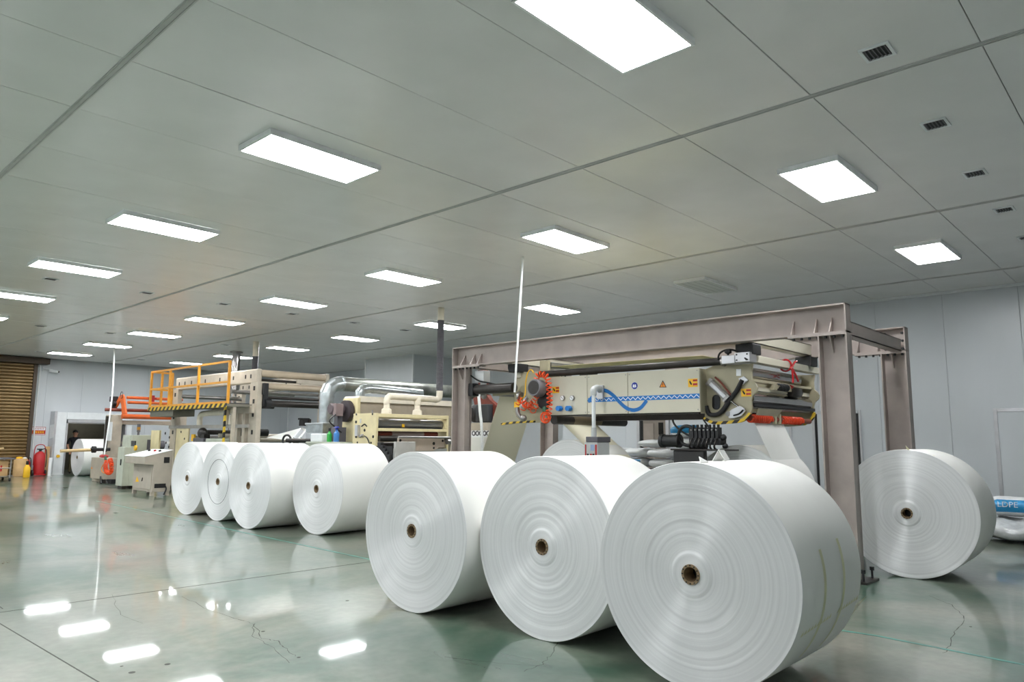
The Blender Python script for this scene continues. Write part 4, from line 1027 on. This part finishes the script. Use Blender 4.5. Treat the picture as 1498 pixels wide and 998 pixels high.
cp = obj('bearing_plate', MB().box(7.95,8.0,20.2,20.75,0,1.55), YCREAM, t, flat=True, bevel=.006)
holes([(242,634),(248,640),(243,648),(247,654)], 7.95, .035, cp)
roll(18.3,1.5,.06,DARK); roll(17.5,1.42,.05,TAN); roll(16.8,1.5,.09,BLACK,8.3,9.2); roll(18.8,1.38,.04,STEEL); roll(17.0,1.32,.05,TAN)
obj('gear_motor', MB().ball((8.12,18.0,1.48),(.09,.22,.14)).box(8.05,8.2,17.75,17.95,1.3,1.45), DARK, t)
obj('yellow_guard', MB().box(8.1,8.14,18.42,18.58,1.28,1.45), YEL, t, flat=True)
obj('pump', MB().box(8.02,8.14,17.7,18.3,1.2,1.36), HOSE, t, flat=True, bevel=.02)
obj('white_cover', MB().box(8.02,8.14,16.6,17.6,1.25,1.35), GREENGREY, t, flat=True, bevel=.02)
obj('vent_pipe', MB().tube(smooth([(8.1,18.15,1.68),(8.1,18.15,1.86),(8.1,18.0,1.95),(8.1,17.3,1.97),(8.1,16.7,1.96)],6), .07, 14), PVC, t)
for y, r in ((16.75,.07),(16.5,.055)): obj('vent_pipe', MB().cyl((8.1,y,1.68),(8.1,y,1.9),r), PVC, t)
# platform and railing
X = 7.6
obj('platform_deck', MB().box(X,8.2,15.72,20.15,2.07,2.13), mat('deck_grey',(120,116,104),.6), t, flat=True)
obj('hazard_skirt', MB().box(X-.012,X,15.72,20.15,2.05,2.14), HAZ2, t, flat=True)
obj('hazard_skirt', MB().box(X,8.2,20.15,20.165,2.05,2.14), HAZ2, t, flat=True)
obj('platform_tray', MB().box(X+.05,8.2,18.7,20.12,1.9,2.07), mat('tray_grey',(110,108,96),.5), t, flat=True)
for y in (15.75,17.3,18.95,20.13): obj('rail_post', MB().bar((X+.03,y,2.13),(X+.03,y,3.08),.05,.05), RAIL, t, flat=True)
obj('rail_post', MB().bar((7.9,20.13,2.13),(7.9,20.13,3.08),.05,.05), RAIL, t, flat=True)
obj('rail_post', MB().bar((8.17,20.13,2.13),(8.17,20.13,3.08),.05,.05), RAIL, t, flat=True)
for z in (3.08, 2.62, 2.16):
    obj('rail', MB().bar((X+.03,15.73,z),(X+.03,20.15,z),.045,.045 if z > 2.2 else .06), RAIL, t, flat=True)
    obj('rail', MB().bar((X+.03,20.13,z),(8.19,20.13,z),.045,.045), RAIL, t, flat=True)
obj('hazard_post', MB().bar((7.68,15.95,0),(7.68,15.95,2.06),.045,.045), HAZP, t, flat=True)
obj('ladder_post', MB().bar((7.80,15.78,0),(7.80,15.78,2.06),.07,.07), TAN, t, flat=True)
# exhaust pipes above
t = thing('exhaust_stack', 'polished steel exhaust stack rising to the ceiling behind tall frame', 'pipe', (11.23,22.7,0))
obj('stack', MB().cyl((11.2,22.7,1.6),(11.2,22.7,4.14),.13,n=24), CHROME, t); obj('flange', MB().cyl((11.2,22.7,4.1),(11.2,22.7,4.148),.2), STEEL, t); obj('base', MB().box(11.0,11.4,22.5,22.9,0,1.6), TAN, t, flat=True)
t = thing('extraction_hose', 'dark corrugated extraction hose with steel stub above the tall frame', 'hose', (10.35,19.8,2.1))
pr = [(i/70, .095 if i % 2 else .084) for i in range(71)]
obj('corrugated_hose', MB().lathe(pr, (10.35,19.8,2.0),(10.35,19.8,3.72),14), HOSE, t); obj('ceiling_stub', MB().cyl((10.35,19.8,3.7),(10.35,19.8,4.14),.085), PVC, t)
obj('lower_pipe', MB().cyl((10.35,19.8,0),(10.35,19.8,2.02),.07), STEEL, t)
# web leaving the frame
tag(obj('paper_web', MB().prism([(8.45,15.45,1.38),(9.35,15.45,1.62),(9.35,14.28,1.42),(8.45,14.28,1.315)], (0,0,.004)), WEBW, flat=True), 'white paper web sloping down from the tall frame', 'paper web')
t = thing('web_guide', 'dark web guide with handwheel and two slanted white bars', 'machine', (8.6, 13.9, 0))
hw = V3((8.15,14.05,1.33))
obj('handwheel', MB().ring(hw,(1,.3,0),.11,.022,20,8).cyl(hw,hw+V3((.12,0,0)),.03), BLACK, t)
obj('guide_rod', MB().cyl(hw,V3((8.3,13.3,1.33)),.04), DARK, t)
obj('guide_beam', MB().box(8.3,9.4,13.98,14.06,1.28,1.36).box(8.3,8.4,13.98,14.06,0,1.3), DARK, t, flat=True)
for x in (431, 441.5): obj('slanted_bar', MB().bar(P(x,642,Y=14.15),P(x+10.5,629,Y=14.15),.05,.09), INKW, t, flat=True)
t = thing('web_clamp', 'black clamp on a thin post beside the sloping white web', 'clamp', (9.4,15.26,0))
obj('clamp', MB().box(9.2,9.34,15.2,15.35,1.66,1.8).box(9.15,9.4,15.22,15.32,1.80,1.84), BLACK, t, flat=True)
obj('clamp_post', MB().box(9.38,9.44,15.22,15.3,0,1.82), DARK, t, flat=True)

# ================================================================ LEFT END: unwinder with orange arms
t = thing('unwinder_station', 'grey unwinder column with orange lifting arms and crossbeams', 'machine', (9.2, 24.4, 0))
cm = obj('column', MB().box(8.2,8.5,24.5,25.1,0,2.05), TAN, t, flat=True, bevel=.02)
obj('column', MB().box(10.2,10.5,24.5,25.1,0,2.05), TAN, t, flat=True, bevel=.02)
obj('cross_beam', MB().box(8.5,10.2,24.6,24.8,1.75,1.88), TAN, t, flat=True, bevel=.01)
obj('orange_beam', MB().cyl((8.45,24.45,2.0),(10.2,24.45,2.0),.075), ORANGE, t)
obj('red_tube', MB().cyl((8.0,24.6,2.2),(10.2,24.3,2.2),.05), RUSTRED, t)
def fz(x, y): return P(x, y, X=8.3)
arm = [(166,597),(170,588),(175,578.5),(179,577),(181,581),(182,592),(184,606),(178,606),(177,592),(175,586),(171,594),(168,598)]
obj('lift_arm', MB().prism([fz(x,y) for x,y in arm], (.05,0,0)), ORANGE, t, flat=True, bevel=.01)
obj('lift_arm', MB().prism([fz(x,y)+V3((1.7,.0,0)) for x,y in arm], (.05,0,0)), ORANGE, t, flat=True, bevel=.01)
for z, yy in ((2.57,24.0),(2.42,23.9)): obj('arm_tube', MB().cyl((8.4,yy,z),(10.1,yy,z),.045), ORANGE, t)
obj('clamp_star', MB().box(9.1,9.2,23.93,24.07,2.47,2.67).box(9.03,9.27,23.95,24.05,2.55,2.6), RED, t, flat=True)
obj('arm_head', MB().box(8.15,8.35,24.55,24.75,2.45,2.62).cyl((8.2,24.6,2.4),(8.35,24.6,2.4),.08).box(8.2,8.32,24.62,24.74,2.2,2.45), BLACK, t, flat=True, bevel=.02)
obj('cable', MB().ring(fz(179,578)+V3((-.02,0,0)),(1,0,0),.1,.01), BLACK, t)
for x0, y0, x1, y1 in ((154,617,157,645),(158.5,617.5,162.5,645)):
    a, b = P(x0,y0,X=8.19), P(x1,y1,X=8.19); obj('notice_sheet', MB().box(8.185,8.2,a.y,b.y,b.z,a.z), WHITE, cm, flat=True)
bx = obj('drive_box', MB().box(7.78,8.2,23.6,24.75,.12,.74), DESK, t, flat=True, bevel=.01)
obj('warning_print', MB().prism([P(134,683,X=7.775),P(133,686,X=7.775),P(135.5,686,X=7.775)], (.004,0,0)), ORG, bx, flat=True)
obj('red_cloth', MB().ball((7.95,24.2,.78),(.1,.3,.06)), RED, bx)
obj('base_block', MB().box(7.95,8.3,24.4,25.1,0,.55), TAN, t, flat=True, bevel=.01)
obj('dark_base', MB().box(7.9,8.6,23.3,24.2,0,.12), BLACK, t, flat=True)
obj('chuck', MB().cyl((7.65,24.5,.98),(8.2,24.5,.98),.05).cyl((7.7,24.5,.98),(7.8,24.5,.98),.1), BLACK, t)
obj('shaft_sleeve', MB().cyl((6.85,24.5,.94),(7.68,24.5,.97),.045), WOOD, t)
obj('upright_bar', MB().box(8.12,8.2,24.75,24.85,.9,2.0), DARK, t, flat=True)
for k in range(4): obj('floor_bracket', MB().bar((7.7+.15*k,23.5,.02),(7.75+.15*k,23.75,.2),.04,.03), BLACK, t, flat=True)
obj('press_roll', MB().cyl((8.7,24.0,1.12),(9.6,24.0,1.12),.13), HOSE, t)
obj('press_frame', MB().box(8.5,10.2,23.9,24.1,.8,.95), DARK, t, flat=True)
obj('web_path', MB().box(8.55,10.15,24.5,25.0,1.15,1.22), WEBW, t, flat=True)
# coiled hose hanging on a white air line
hx, hy = 8.16, 24.05
t = thing('air_hose', 'orange coiled air hose hanging in a loop below a long white ceiling line', 'hose', (7.7,23.4,.3))
top = V3((8.23,24.9,4.14)); bot = P(152.5,665,X=7.75)
obj('white_line', MB().tube(smooth([top, top.lerp(bot,.35)+V3((.06,0,0)), top.lerp(bot,.7)+V3((.05,0,0)), bot],6), .022), HOSEW, t)
hp = lambda x, y: P(x, y, X=7.7)
obj('coil', MB().helix([hp(156,674),hp(154.5,682),hp(156,690),hp(160,692),hp(163,688),hp(163,679),hp(161,672)], .05, .05, .016, 9, 6), COIL, t)
obj('loose_loop', MB().tube(smooth([hp(153,677),hp(148.5,685),hp(150,691),hp(156,693)],6), .012), ORG, t)
obj('coupling', MB().bar(hp(154,668),hp(154.5,673),.05,.05), mat('green_valve',(40,92,66),.4), t, flat=True)
tag(obj('ceiling_air_line', MB().tube([P(765,376,Z=4.14),P(759.5,470,X=7.84),P(756,520,X=7.8),P(753,574,X=7.8)], .016), HOSEW), 'thin white air line hanging from the ceiling to the orange coils', 'hose')

# ---- consoles
t = thing('operator_desk', 'beige-grey operator desk with slanted white top and warning triangle', 'console', (7.2, 18.6, 0))
y0, y1 = 18.04, 19.25
side = [(7.02,.09),(7.02,.72),(6.82,.74),(6.80,.91),(7.44,1.06),(7.44,.09)]
bd = obj('body', MB().prism([(x,y0,z) for x,z in side], (0,y1-y0,0)), DESK, t, flat=True, bevel=.006)
obj('desk_top', MB().prism([(6.79,y0-.01,.912),(7.45,y0-.01,1.064),(7.45,y0-.01,1.078),(6.79,y0-.01,.926)], (0,y1-y0+.02,0)), INKW, t, flat=True)
obj('door', MB().box(7.005,7.02,y0+.06,y1-.06,.14,.66), DESK, t, flat=True, bevel=.004)
A = lambda x,y: P(x,y,X=7.0)
o = obj('warning_print', MB().prism([A(200.5,697),A(203,705),A(198,705)], (.003,0,0)), YEL, t, flat=True)
obj('door_lock', MB().bar(A(208.5,699),A(207.5,704),.02,.012), INK, t, flat=True)
for y in (18.3,18.6,18.95): 
    c = V3((7.25,y,1.03)); obj('button', MB().cyl(c, c+V3((-.01,0,.035)), .03), (BLACK, RED, BLACK)[int((y-18)*3) % 3], t)
obj('paper_sheet', MB().prism([(6.85,18.4,.945),(7.15,18.4,1.013),(7.15,18.95,1.013),(6.85,18.95,.945)], (0,0,.004)), WHITE, t, flat=True)
obj('side_window', MB().box(7.25,7.38,y0-.006,y0,.76,.9), INK, t, flat=True)
obj('side_recess', MB().box(7.07,7.33,y0-.006,y0,.18,.28), INK, t, flat=True)
obj('cable', MB().tube(smooth([(7.3,y0-.02,.25),(7.33,y0-.04,.15),(7.28,y0-.05,.02)],5), .018), BLACK, t)
for x in (7.05,7.39):
    for y in (y0+.06,y1-.06): obj('foot', MB().box(x-.04,x+.04,y-.04,y+.04,0,.09), DESK, t, flat=True)
t = thing('control_cabinet', 'tall green-grey control cabinet with small screen behind the operator desk', 'cabinet', (7.75,21.0,0))
cb = obj('body', MB().box(7.5,8.08,20.85,21.5,.08,1.42).box(7.33,7.5,20.85,21.3,.08,1.1), GREENGREY, t, flat=True, bevel=.01)
obj('door', MB().box(7.48,7.5,20.9,21.45,1.0,1.38), GREENGREY, t, flat=True, bevel=.004)
a, b = P(192,645,X=7.47), P(197.5,653,X=7.47); obj('screen', MB().box(7.47,7.49,b.y,a.y,b.z,a.z), GLASSD, t, flat=True)
c = P(199.5,655.5,X=7.48); obj('rotary_switch', MB().cyl(c,c+V3((-.04,0,0)),.07), YEL, t)
obj('vent_grille', MB().box(7.9,8.02,20.845,20.85,.95,1.3), HOSE, t, flat=True)
obj('handle', MB().box(7.31,7.33,20.98,21.02,.62,.78), INK, t, flat=True)
obj('foot', MB().box(7.36,7.46,20.9,21.2,0,.08).box(7.55,8.0,20.9,21.4,0,.08), DARK, t, flat=True)
obj('beacon', MB().cyl((7.75,21.1,1.42),(7.75,21.1,1.5),.03).cyl((7.75,21.1,1.5),(7.75,21.1,1.72),.045), HOSE, t)
obj('beacon_lamp', MB().cyl((7.75,21.1,1.56),(7.75,21.1,1.64),.047), mat('amber_lamp',(170,120,40),.3), t)

# ================================================================ FAR LEFT FLOOR THINGS
def extinguisher(x, y, r, h, label, wheeled=False):
    t = thing('fire_extinguisher', label, 'extinguisher', (x,y,0)); b = .06 if wheeled else 0
    obj('tank', MB().lathe([(0,r*.9),(.03,r),(.82,r),(.92,r*.8),(1,r*.3)], (x,y,b),(x,y,b+h),24), RED, t)
    obj('valve', MB().cyl((x,y,b+h*.98),(x,y,b+h*1.1),r*.25).box(x-r*.6,x+r*.3,y-.02,y+.02,b+h*1.07,b+h*1.12), BLACK, t, flat=True)
    obj('hose', MB().tube(smooth([(x,y,b+h*1.05),(x+r*.8,y-r*.6,b+h*1.1),(x+r*1.1,y-r*.5,b+h*.7),(x+r*1.05,y-r*.5,b+h*.3)],6), .015), BLACK, t)
    if wheeled:
        obj('trolley_handle', MB().tube(smooth([(x-r,y+.05,b+.3),(x-r*.95,y+.05,h*1.15),(x-r*.5,y+.05,h*1.35),(x+r*.6,y+.05,h*1.35),(x+r,y+.05,h*1.1),(x+r,y+.05,b+.3)],6), .014), RED, t)
        for s_ in (-1,1): obj('wheel', MB().cyl((x+s_*r*1.02,y,.1),(x+s_*r*1.3,y,.1),.1), BLACK, t)
        obj('base_bar', MB().box(x-r,x+r,y-r*1.1,y+r*1.1,.02,.07), RED, t, flat=True)
extinguisher(7.66,29.6,.17,.78,'large red wheeled fire extinguisher with black hose beside the doorway',True)
extinguisher(7.34,29.8,.1,.55,'small red fire extinguisher standing beside the wheeled one')
tag(obj('cardboard_strip', MB().bar((7.93,29.75,.0),(7.96,29.95,1.0),.03,.16,up=V3((1,0,0))), BOXCARD, flat=True), 'narrow brown cardboard strip leaning beside the wheeled extinguisher', 'cardboard')
tag(obj('white_tube', MB().cyl((7.96,29.45,0),(7.96,29.45,.62),.06), INKW), 'white paper tube standing before the cardboard strip', 'tube')
t = thing('fibre_drum', 'tan fibre drum with yellow cloth on its lid', 'drum', (7.05,29.4,0))
obj('drum', MB().lathe([(0,.19),(.02,.2),(.97,.2),(1,.19)], (7.05,29.4,0),(7.05,29.4,.6),28), BOXCARD, t)
obj('cloth', MB().ball((7.0,29.36,.62),(.11,.11,.05)), YEL, t); obj('cloth', MB().ball((7.14,29.32,.62),(.07,.07,.03)), WHITE, t)
t = thing('yellow_bottle', 'yellow plastic bottle with dark pump standing before the fibre drum', 'bottle', (7.06,28.6,0))
obj('body', MB().lathe([(0,.09),(.04,.1),(.75,.1),(.9,.06),(1,.05)], (7.06,28.6,0),(7.06,28.6,.42),18), YEL, t); obj('cap', MB().cyl((7.06,28.6,.42),(7.06,28.6,.54),.04), INK, t)
t = thing('hand_cart', 'grey steel cart with tube legs carrying a carton', 'cart', (5.5,26.9,0))
obj('cart_top', MB().box(4.8,6.22,26.5,27.4,.66,.70), HOSE, t, flat=True, bevel=.01)
for x in (4.85,6.12):
    for y in (26.55,27.35): obj('leg', MB().cyl((x,y,.06),(x,y,.68),.02,n=10), STEEL, t); obj('caster', MB().cyl((x-.02,y,.05),(x+.02,y,.05),.05,n=14), BLACK, t)
obj('lower_shelf', MB().box(4.8,6.2,26.5,27.4,.14,.16), STEEL, t, flat=True)
obj('rail', MB().cyl((4.85,26.52,.4),(6.12,26.52,.4),.014,n=8), STEEL, t)
t = thing('carton', 'brown carton with red print on the lower shelf of the cart', 'box', (5.9,26.9,.16))
obj('carton_box', MB().box(5.72,6.08,26.65,27.1,.16,.62), BOXCARD, t, flat=True, bevel=.006); obj('red_print', MB().box(5.88,5.92,26.644,26.65,.3,.48), RED, t, flat=True)
t = thing('blue_bucket', 'light blue plastic bucket standing on the grey cart', 'bucket', (5.6,26.9,.7))
obj('bucket', MB().lathe([(0,.14),(1,.18),(1,.165),(.06,.13)], (5.6,26.9,.7),(5.6,26.9,1.02),22,caps=True), mat('sky_blue_plastic',(70,170,200),.4), t)
obj('brush', MB().bar((5.65,26.9,.95),(5.95,26.8,1.0),.05,.05), WOOD, t, flat=True)

# ---- red wall signs
def wall_sign(name, a, b, axis, label):
    """a upper-left, b lower-right corner in 3-D; axis = outward normal"""
    n = V3(axis); t = thing(name, label, 'sign', ((a.x+b.x)/2,(a.y+b.y)/2,b.z))
    u = V3((b.x-a.x,b.y-a.y,0)); h = a.z-b.z
    def rect(nm, u0, u1, v0, v1, off, mt, par):
        pts = [a+u*p_-V3((0,0,h*q_))+n*off for p_,q_ in ((u0,v0),(u1,v0),(u1,v1),(u0,v1))]
        return obj(nm, MB().prism(pts, -n*.006), mt, par, flat=True)
    bd = rect('board', 0,1,0,1,.008,INKW,t)
    rect('red_border', 0,1,0,.06,.010,RED,bd); rect('red_border', 0,1,.94,1,.010,RED,bd); rect('red_border', 0,.03,.06,.94,.010,RED,bd); rect('red_border', .97,1,.06,.94,.010,RED,bd)
    rect('red_field', .03,.97,.42,.88,.010,mat('sign_red',(196,60,34),.5),bd)
    for k in range(5):
        x0 = .1+.165*k
        rect('yellow_character', x0,x0+.045,.52,.78,.0115,YEL,bd); rect('yellow_character', x0,x0+.11,.6,.68,.0115,YEL,bd); rect('yellow_character', x0+.07,x0+.11,.52,.8,.0115,YEL,bd)
    for k in range(7):
        x0 = .1+.118*k; rect('red_character', x0,x0+.07,.17,.23,.0115,RED,bd); rect('red_character', x0+.02,x0+.05,.14,.34,.0115,RED,bd)
a, b = P(47,624.5,Y=YB), P(66,636.5,Y=YB)
wall_sign('safety_sign', V3((a.x,YB,a.z)), V3((b.x,YB,b.z)), (0,-1,0), 'small red and white safety sign between shutter and doorway')
a, b = P(988,624,X=XR), P(1010,642,X=XR)
wall_sign('safety_sign', V3((XR,a.y,a.z)), V3((XR,b.y,b.z)), (-1,0,0), 'small red and white safety sign behind the black drive motor')

# ================================================================ RESIN SACKS
def sack(x, y, z, lx, ly, lz, rz, seed, label, group=None, lab=False, mt=None, txt=False, tilt=0):
    t = thing('resin_sack', label, 'sack', (x,y,z), group); t.rotation_euler = (0,tilt,rz)
    N, Mm = 28, 14; vs = []; fs = []; rnd = random.Random(seed); ph = [rnd.uniform(0,9) for _ in range(3)]
    def pw(v, e): return math.copysign(abs(v)**e, v)
    def surf(a, q, k=1.):
        ca, sa = math.cos(q), math.sin(q)
        d = V3((lx/2*pw(ca,.7)*pw(math.cos(a),.45), ly/2*pw(ca,.7)*pw(math.sin(a),.45), lz/2*pw(sa,.8)))
        nz = noise.noise(V3((d.x*5+ph[0], d.y*5+ph[1], d.z*5+ph[2])))
        return d*(k+.07*nz)+V3((0,0,lz/2))
    for j in range(Mm+1):
        q = -math.pi/2+math.pi*j/Mm
        for i in range(N): vs.append(surf(2*math.pi*i/N, q))
    for j in range(Mm):
        for i in range(N):
            k = (i+1)%N; fs.append((j*N+i,j*N+k,(j+1)*N+k,(j+1)*N+i))
    me = bpy.data.meshes.new('sack_body'); me.from_pydata([tuple(v) for v in vs],[],fs); me.materials.append(mt or SACKM)
    for p_ in me.polygons: p_.use_smooth = True
    o = bpy.data.objects.new('sack_body', me); COL.objects.link(o); o.parent = t
    if lab:
        i0, i1, j0, j1 = lab; vs = []; fs = []; nn = 8
        for j in range(nn+1):
            for i in range(nn+1): vs.append(surf(i0+(i1-i0)*i/nn, j0+(j1-j0)*j/nn, 1.012))
        for j in range(nn):
            for i in range(nn): fs.append((j*(nn+1)+i, j*(nn+1)+i+1, (j+1)*(nn+1)+i+1, (j+1)*(nn+1)+i))
        me = bpy.data.meshes.new('blue_label'); me.from_pydata([tuple(v) for v in vs],[],fs); me.materials.append(SACKB)
        for p_ in me.polygons: p_.use_smooth = True
        b_ = bpy.data.objects.new('blue_label', me); COL.objects.link(b_); b_.parent = t
        if txt:
            c = surf((i0+i1)/2,(j0+j1)/2,1.03); nx = (c-V3((0,0,lz/2)))
            ex = V3(txt[0]); ey = V3(txt[1])
            cu = bpy.data.curves.new('lettering','FONT'); cu.body = 'LDPE'; cu.size = txt[2]; cu.extrude = .001; cu.align_x = 'CENTER'; cu.align_y = 'CENTER'
            to = bpy.data.objects.new('lettering',cu); COL.objects.link(to); bpy.context.view_layer.update()
            me = bpy.data.meshes.new_from_object(to.evaluated_get(bpy.context.evaluated_depsgraph_get())); bpy.data.objects.remove(to)
            Rm = Matrix((ex,ey,ex.cross(ey))).transposed()
            for v in me.vertices: v.co = Rm @ v.co + c
            me.materials.clear(); me.materials.append(INKW)
            lo = bpy.data.objects.new('lettering',me); COL.objects.link(lo); lo.parent = b_
    return t
SG = 'white resin sacks piled behind the gantry'; SL = 'plain white resin sack in the pile behind the black drive motor'
t = thing('pallet', 'wooden pallet under the resin sacks behind the gantry', 'pallet', (12.1,7.4,0))
for k in range(6): obj('deck_board', MB().box(11.65,12.55,6.25+.42*k,6.25+.42*k+.3,.11,.135), WOOD, t, flat=True)
for x in (11.67,12.05,12.43): obj('stringer', MB().box(x,x+.1,6.25,8.65,0,.11), WOOD, t, flat=True)
zt_ = .137
for lay in range(6):
    for k in range(4):
        y = 8.3-.56*k; z = zt_+.185*lay
        if lay == 4 and k == 1: sack(11.95,y,z,.8,.5,.175,.05,60,'white resin sack with blue LDPE label in the pile behind the gantry', lab=(math.pi*.93,math.pi*1.22,-.75,.75), txt=((0,-1,0),(0,0,1),.085))
        elif lay == 5 and k == 3: sack(12.05,y,z,.8,.51,.175,-.1,61,SL,SG)
        else: sack(12.05+random.uniform(-.03,.03),y,z,.8,.51,.175,random.uniform(-.08,.08),62+lay*5+k,SL,SG)
sack(12.05,7.4,zt_+.185*6,.75,.5,.15,-.12,91,SL,SG)
sack(12.05,6.75,zt_+.185*6,.8,.55,.19,.0,92,SL,SG)
sack(12.05,6.7,zt_+.185*7,.75,.6,.24,.1,93,'white resin sack with a blue top on the pile behind the black drive motor',lab=(math.pi*.72,math.pi*1.28,-.2,1.2),txt=False)
def heap(x, y, z, rx, ry, rz, seed, label, name='plastic_heap'):
    mb = MB().ball((x,y,z+rz),(rx,ry,rz),36,20)
    mb.v = [(vx+.09*noise.noise(V3((vx*3.1,vy*3.1,vz*3.1+seed))), vy+.09*noise.noise(V3((vx*3.3,vy*3.3,vz*3+seed+5))), max(.004,vz+.07*noise.noise(V3((vx*4,vy*4,vz*4+seed+9))))) for vx,vy,vz in mb.v]
    return tag(obj(name, mb, FILM, angle=60), label, 'plastic film')
heap(12.75,1.85,.0,.5,.66,.16,3,'crumpled clear plastic film heaped below the blue-labelled sack by the wall')
sack(12.9,1.97,.345,.8,.85,.26,.15,95,'white resin sack with blue LDPE label lying on crumpled film by wall',lab=(math.pi*.86,math.pi*1.12,-.4,.9),txt=((0,-1,0),(0,0,1),.11))

# ================================================================ PERSON in the doorway
def person():
    px, py = 8.98, 30.5
    t = thing('person', 'person in black shirt and khaki trousers standing in the doorway behind the roll', 'person', (px,py,0))
    J = {'pel':(0,0,.86),'belly':(0,0,1.0),'chest':(0,0,1.2),'neck':(0,0,1.34),'chin':(0,-.015,1.40),'head':(0,-.01,1.48),'crown':(0,.0,1.55),
         'hipL':(-.09,0,.82),'kneeL':(-.1,-.02,.45),'ankL':(-.1,.02,.08),'toeL':(-.11,-.13,.035),
         'hipR':(.09,0,.82),'kneeR':(.1,-.02,.45),'ankR':(.1,.02,.08),'toeR':(.12,-.13,.035),
         'shL':(-.18,0,1.28),'elL':(-.23,.02,1.02),'wrL':(-.2,-.12,.83),'haL':(-.19,-.17,.78),
         'shR':(.18,0,1.28),'elR':(.23,.02,1.02),'wrR':(.2,-.12,.83),'haR':(.19,-.17,.78)}
    E_ = [('pel','belly',),('belly','chest'),('chest','neck'),('neck','chin'),('chin','head'),('head','crown')]
    Rr = {'pel':(.15,.11),'belly':(.135,.1),'chest':(.15,.105),'neck':(.055,.055),'chin':(.062,.075),'head':(.078,.095),'crown':(.055,.065)}
    for q in 'LR':
        E_ += [('pel','hip'+q),('hip'+q,'knee'+q),('knee'+q,'ank'+q),('ank'+q,'toe'+q),('chest','sh'+q),('sh'+q,'el'+q),('el'+q,'wr'+q),('wr'+q,'ha'+q)]
        Rr.update({'hip'+q:(.085,.09),'knee'+q:(.06,.06),'ank'+q:(.045,.045),'toe'+q:(.04,.03),'sh'+q:(.06,.06),'el'+q:(.045,.045),'wr'+q:(.028,.03),'ha'+q:(.035,.022)})
        sx = -1 if q == 'L' else 1
        for k in range(4):
            n1, n2 = 'f%d%s' % (k,q), 'g%d%s' % (k,q); off = (k-1.5)*.017
            J[n1] = (J['ha'+q][0]+off, J['ha'+q][1]-.035, J['ha'+q][2]-.035-(.006 if k in (1,2) else 0)); J[n2] = (J[n1][0], J[n1][1]+.0, J[n1][2]-.035)
            E_ += [('ha'+q,n1),(n1,n2)]; Rr[n1] = (.009,.009); Rr[n2] = (.007,.007)
        J['th'+q] = (J['wr'+q][0]-sx*.04, J['wr'+q][1]-.05, J['wr'+q][2]-.045); E_.append(('wr'+q,'th'+q)); Rr['th'+q] = (.01,.01)
    nm = list(J); me = bpy.data.meshes.new('body'); me.from_pydata([J[n] for n in nm], [(nm.index(a),nm.index(b)) for a,b in E_], [])
    o = bpy.data.objects.new('body', me); COL.objects.link(o)
    sk = o.modifiers.new('skin','SKIN'); sk.use_smooth_shade = True
    for i, n in enumerate(nm):
        me.skin_vertices[0].data[i].radius = Rr[n]; me.skin_vertices[0].data[i].use_root = (n == 'pel')
    su = o.modifiers.new('sub','SUBSURF'); su.levels = 2; su.render_levels = 2
    bpy.context.view_layer.update()
    m2 = bpy.data.meshes.new_from_object(o.evaluated_get(bpy.context.evaluated_depsgraph_get())); bpy.data.objects.remove(o)
    for q in (SKIN, SHIRT, PANTS, SHOE): m2.materials.append(q)
    for p_ in m2.polygons:
        c = p_.center; p_.use_smooth = True
        arm = abs(c.x) > .165 and c.z < 1.2
        if c.z > 1.345: k = 0
        elif c.z < .075: k = 3
        elif arm: k = 1 if c.z > 1.08 else 0
        elif c.z > .88: k = 1
        else: k = 2
        if c.z < .875 and abs(c.x) > .15 and c.y < -.06: k = 0
        p_.material_index = k
    b = bpy.data.objects.new('body', m2); COL.objects.link(b); b.parent = t
    O = V3((px,py,0))
    hb = MB().ball(O+V3((0,.02,1.51)),(.092,.105,.1),20,14); hb.v = [v for v in hb.v]
    hb.f = [f for f in hb.f if not all(hb.v[i][1] < py-.03 and hb.v[i][2] < 1.53 for i in f)]
    obj('hair', hb, HAIR, t)
    for sx in (-1,1):
        obj('eye', MB().ball(O+V3((sx*.03,-.093,1.49)),.011), INK, t); obj('ear', MB().ball(O+V3((sx*.08,0,1.475)),(.012,.022,.03)), SKIN, t)
    obj('nose', MB().ball(O+V3((0,-.105,1.46)),(.014,.02,.022)), SKIN, t); obj('mouth', MB().ball(O+V3((0,-.088,1.425)),(.025,.008,.006)), RUSTRED, t)
person()
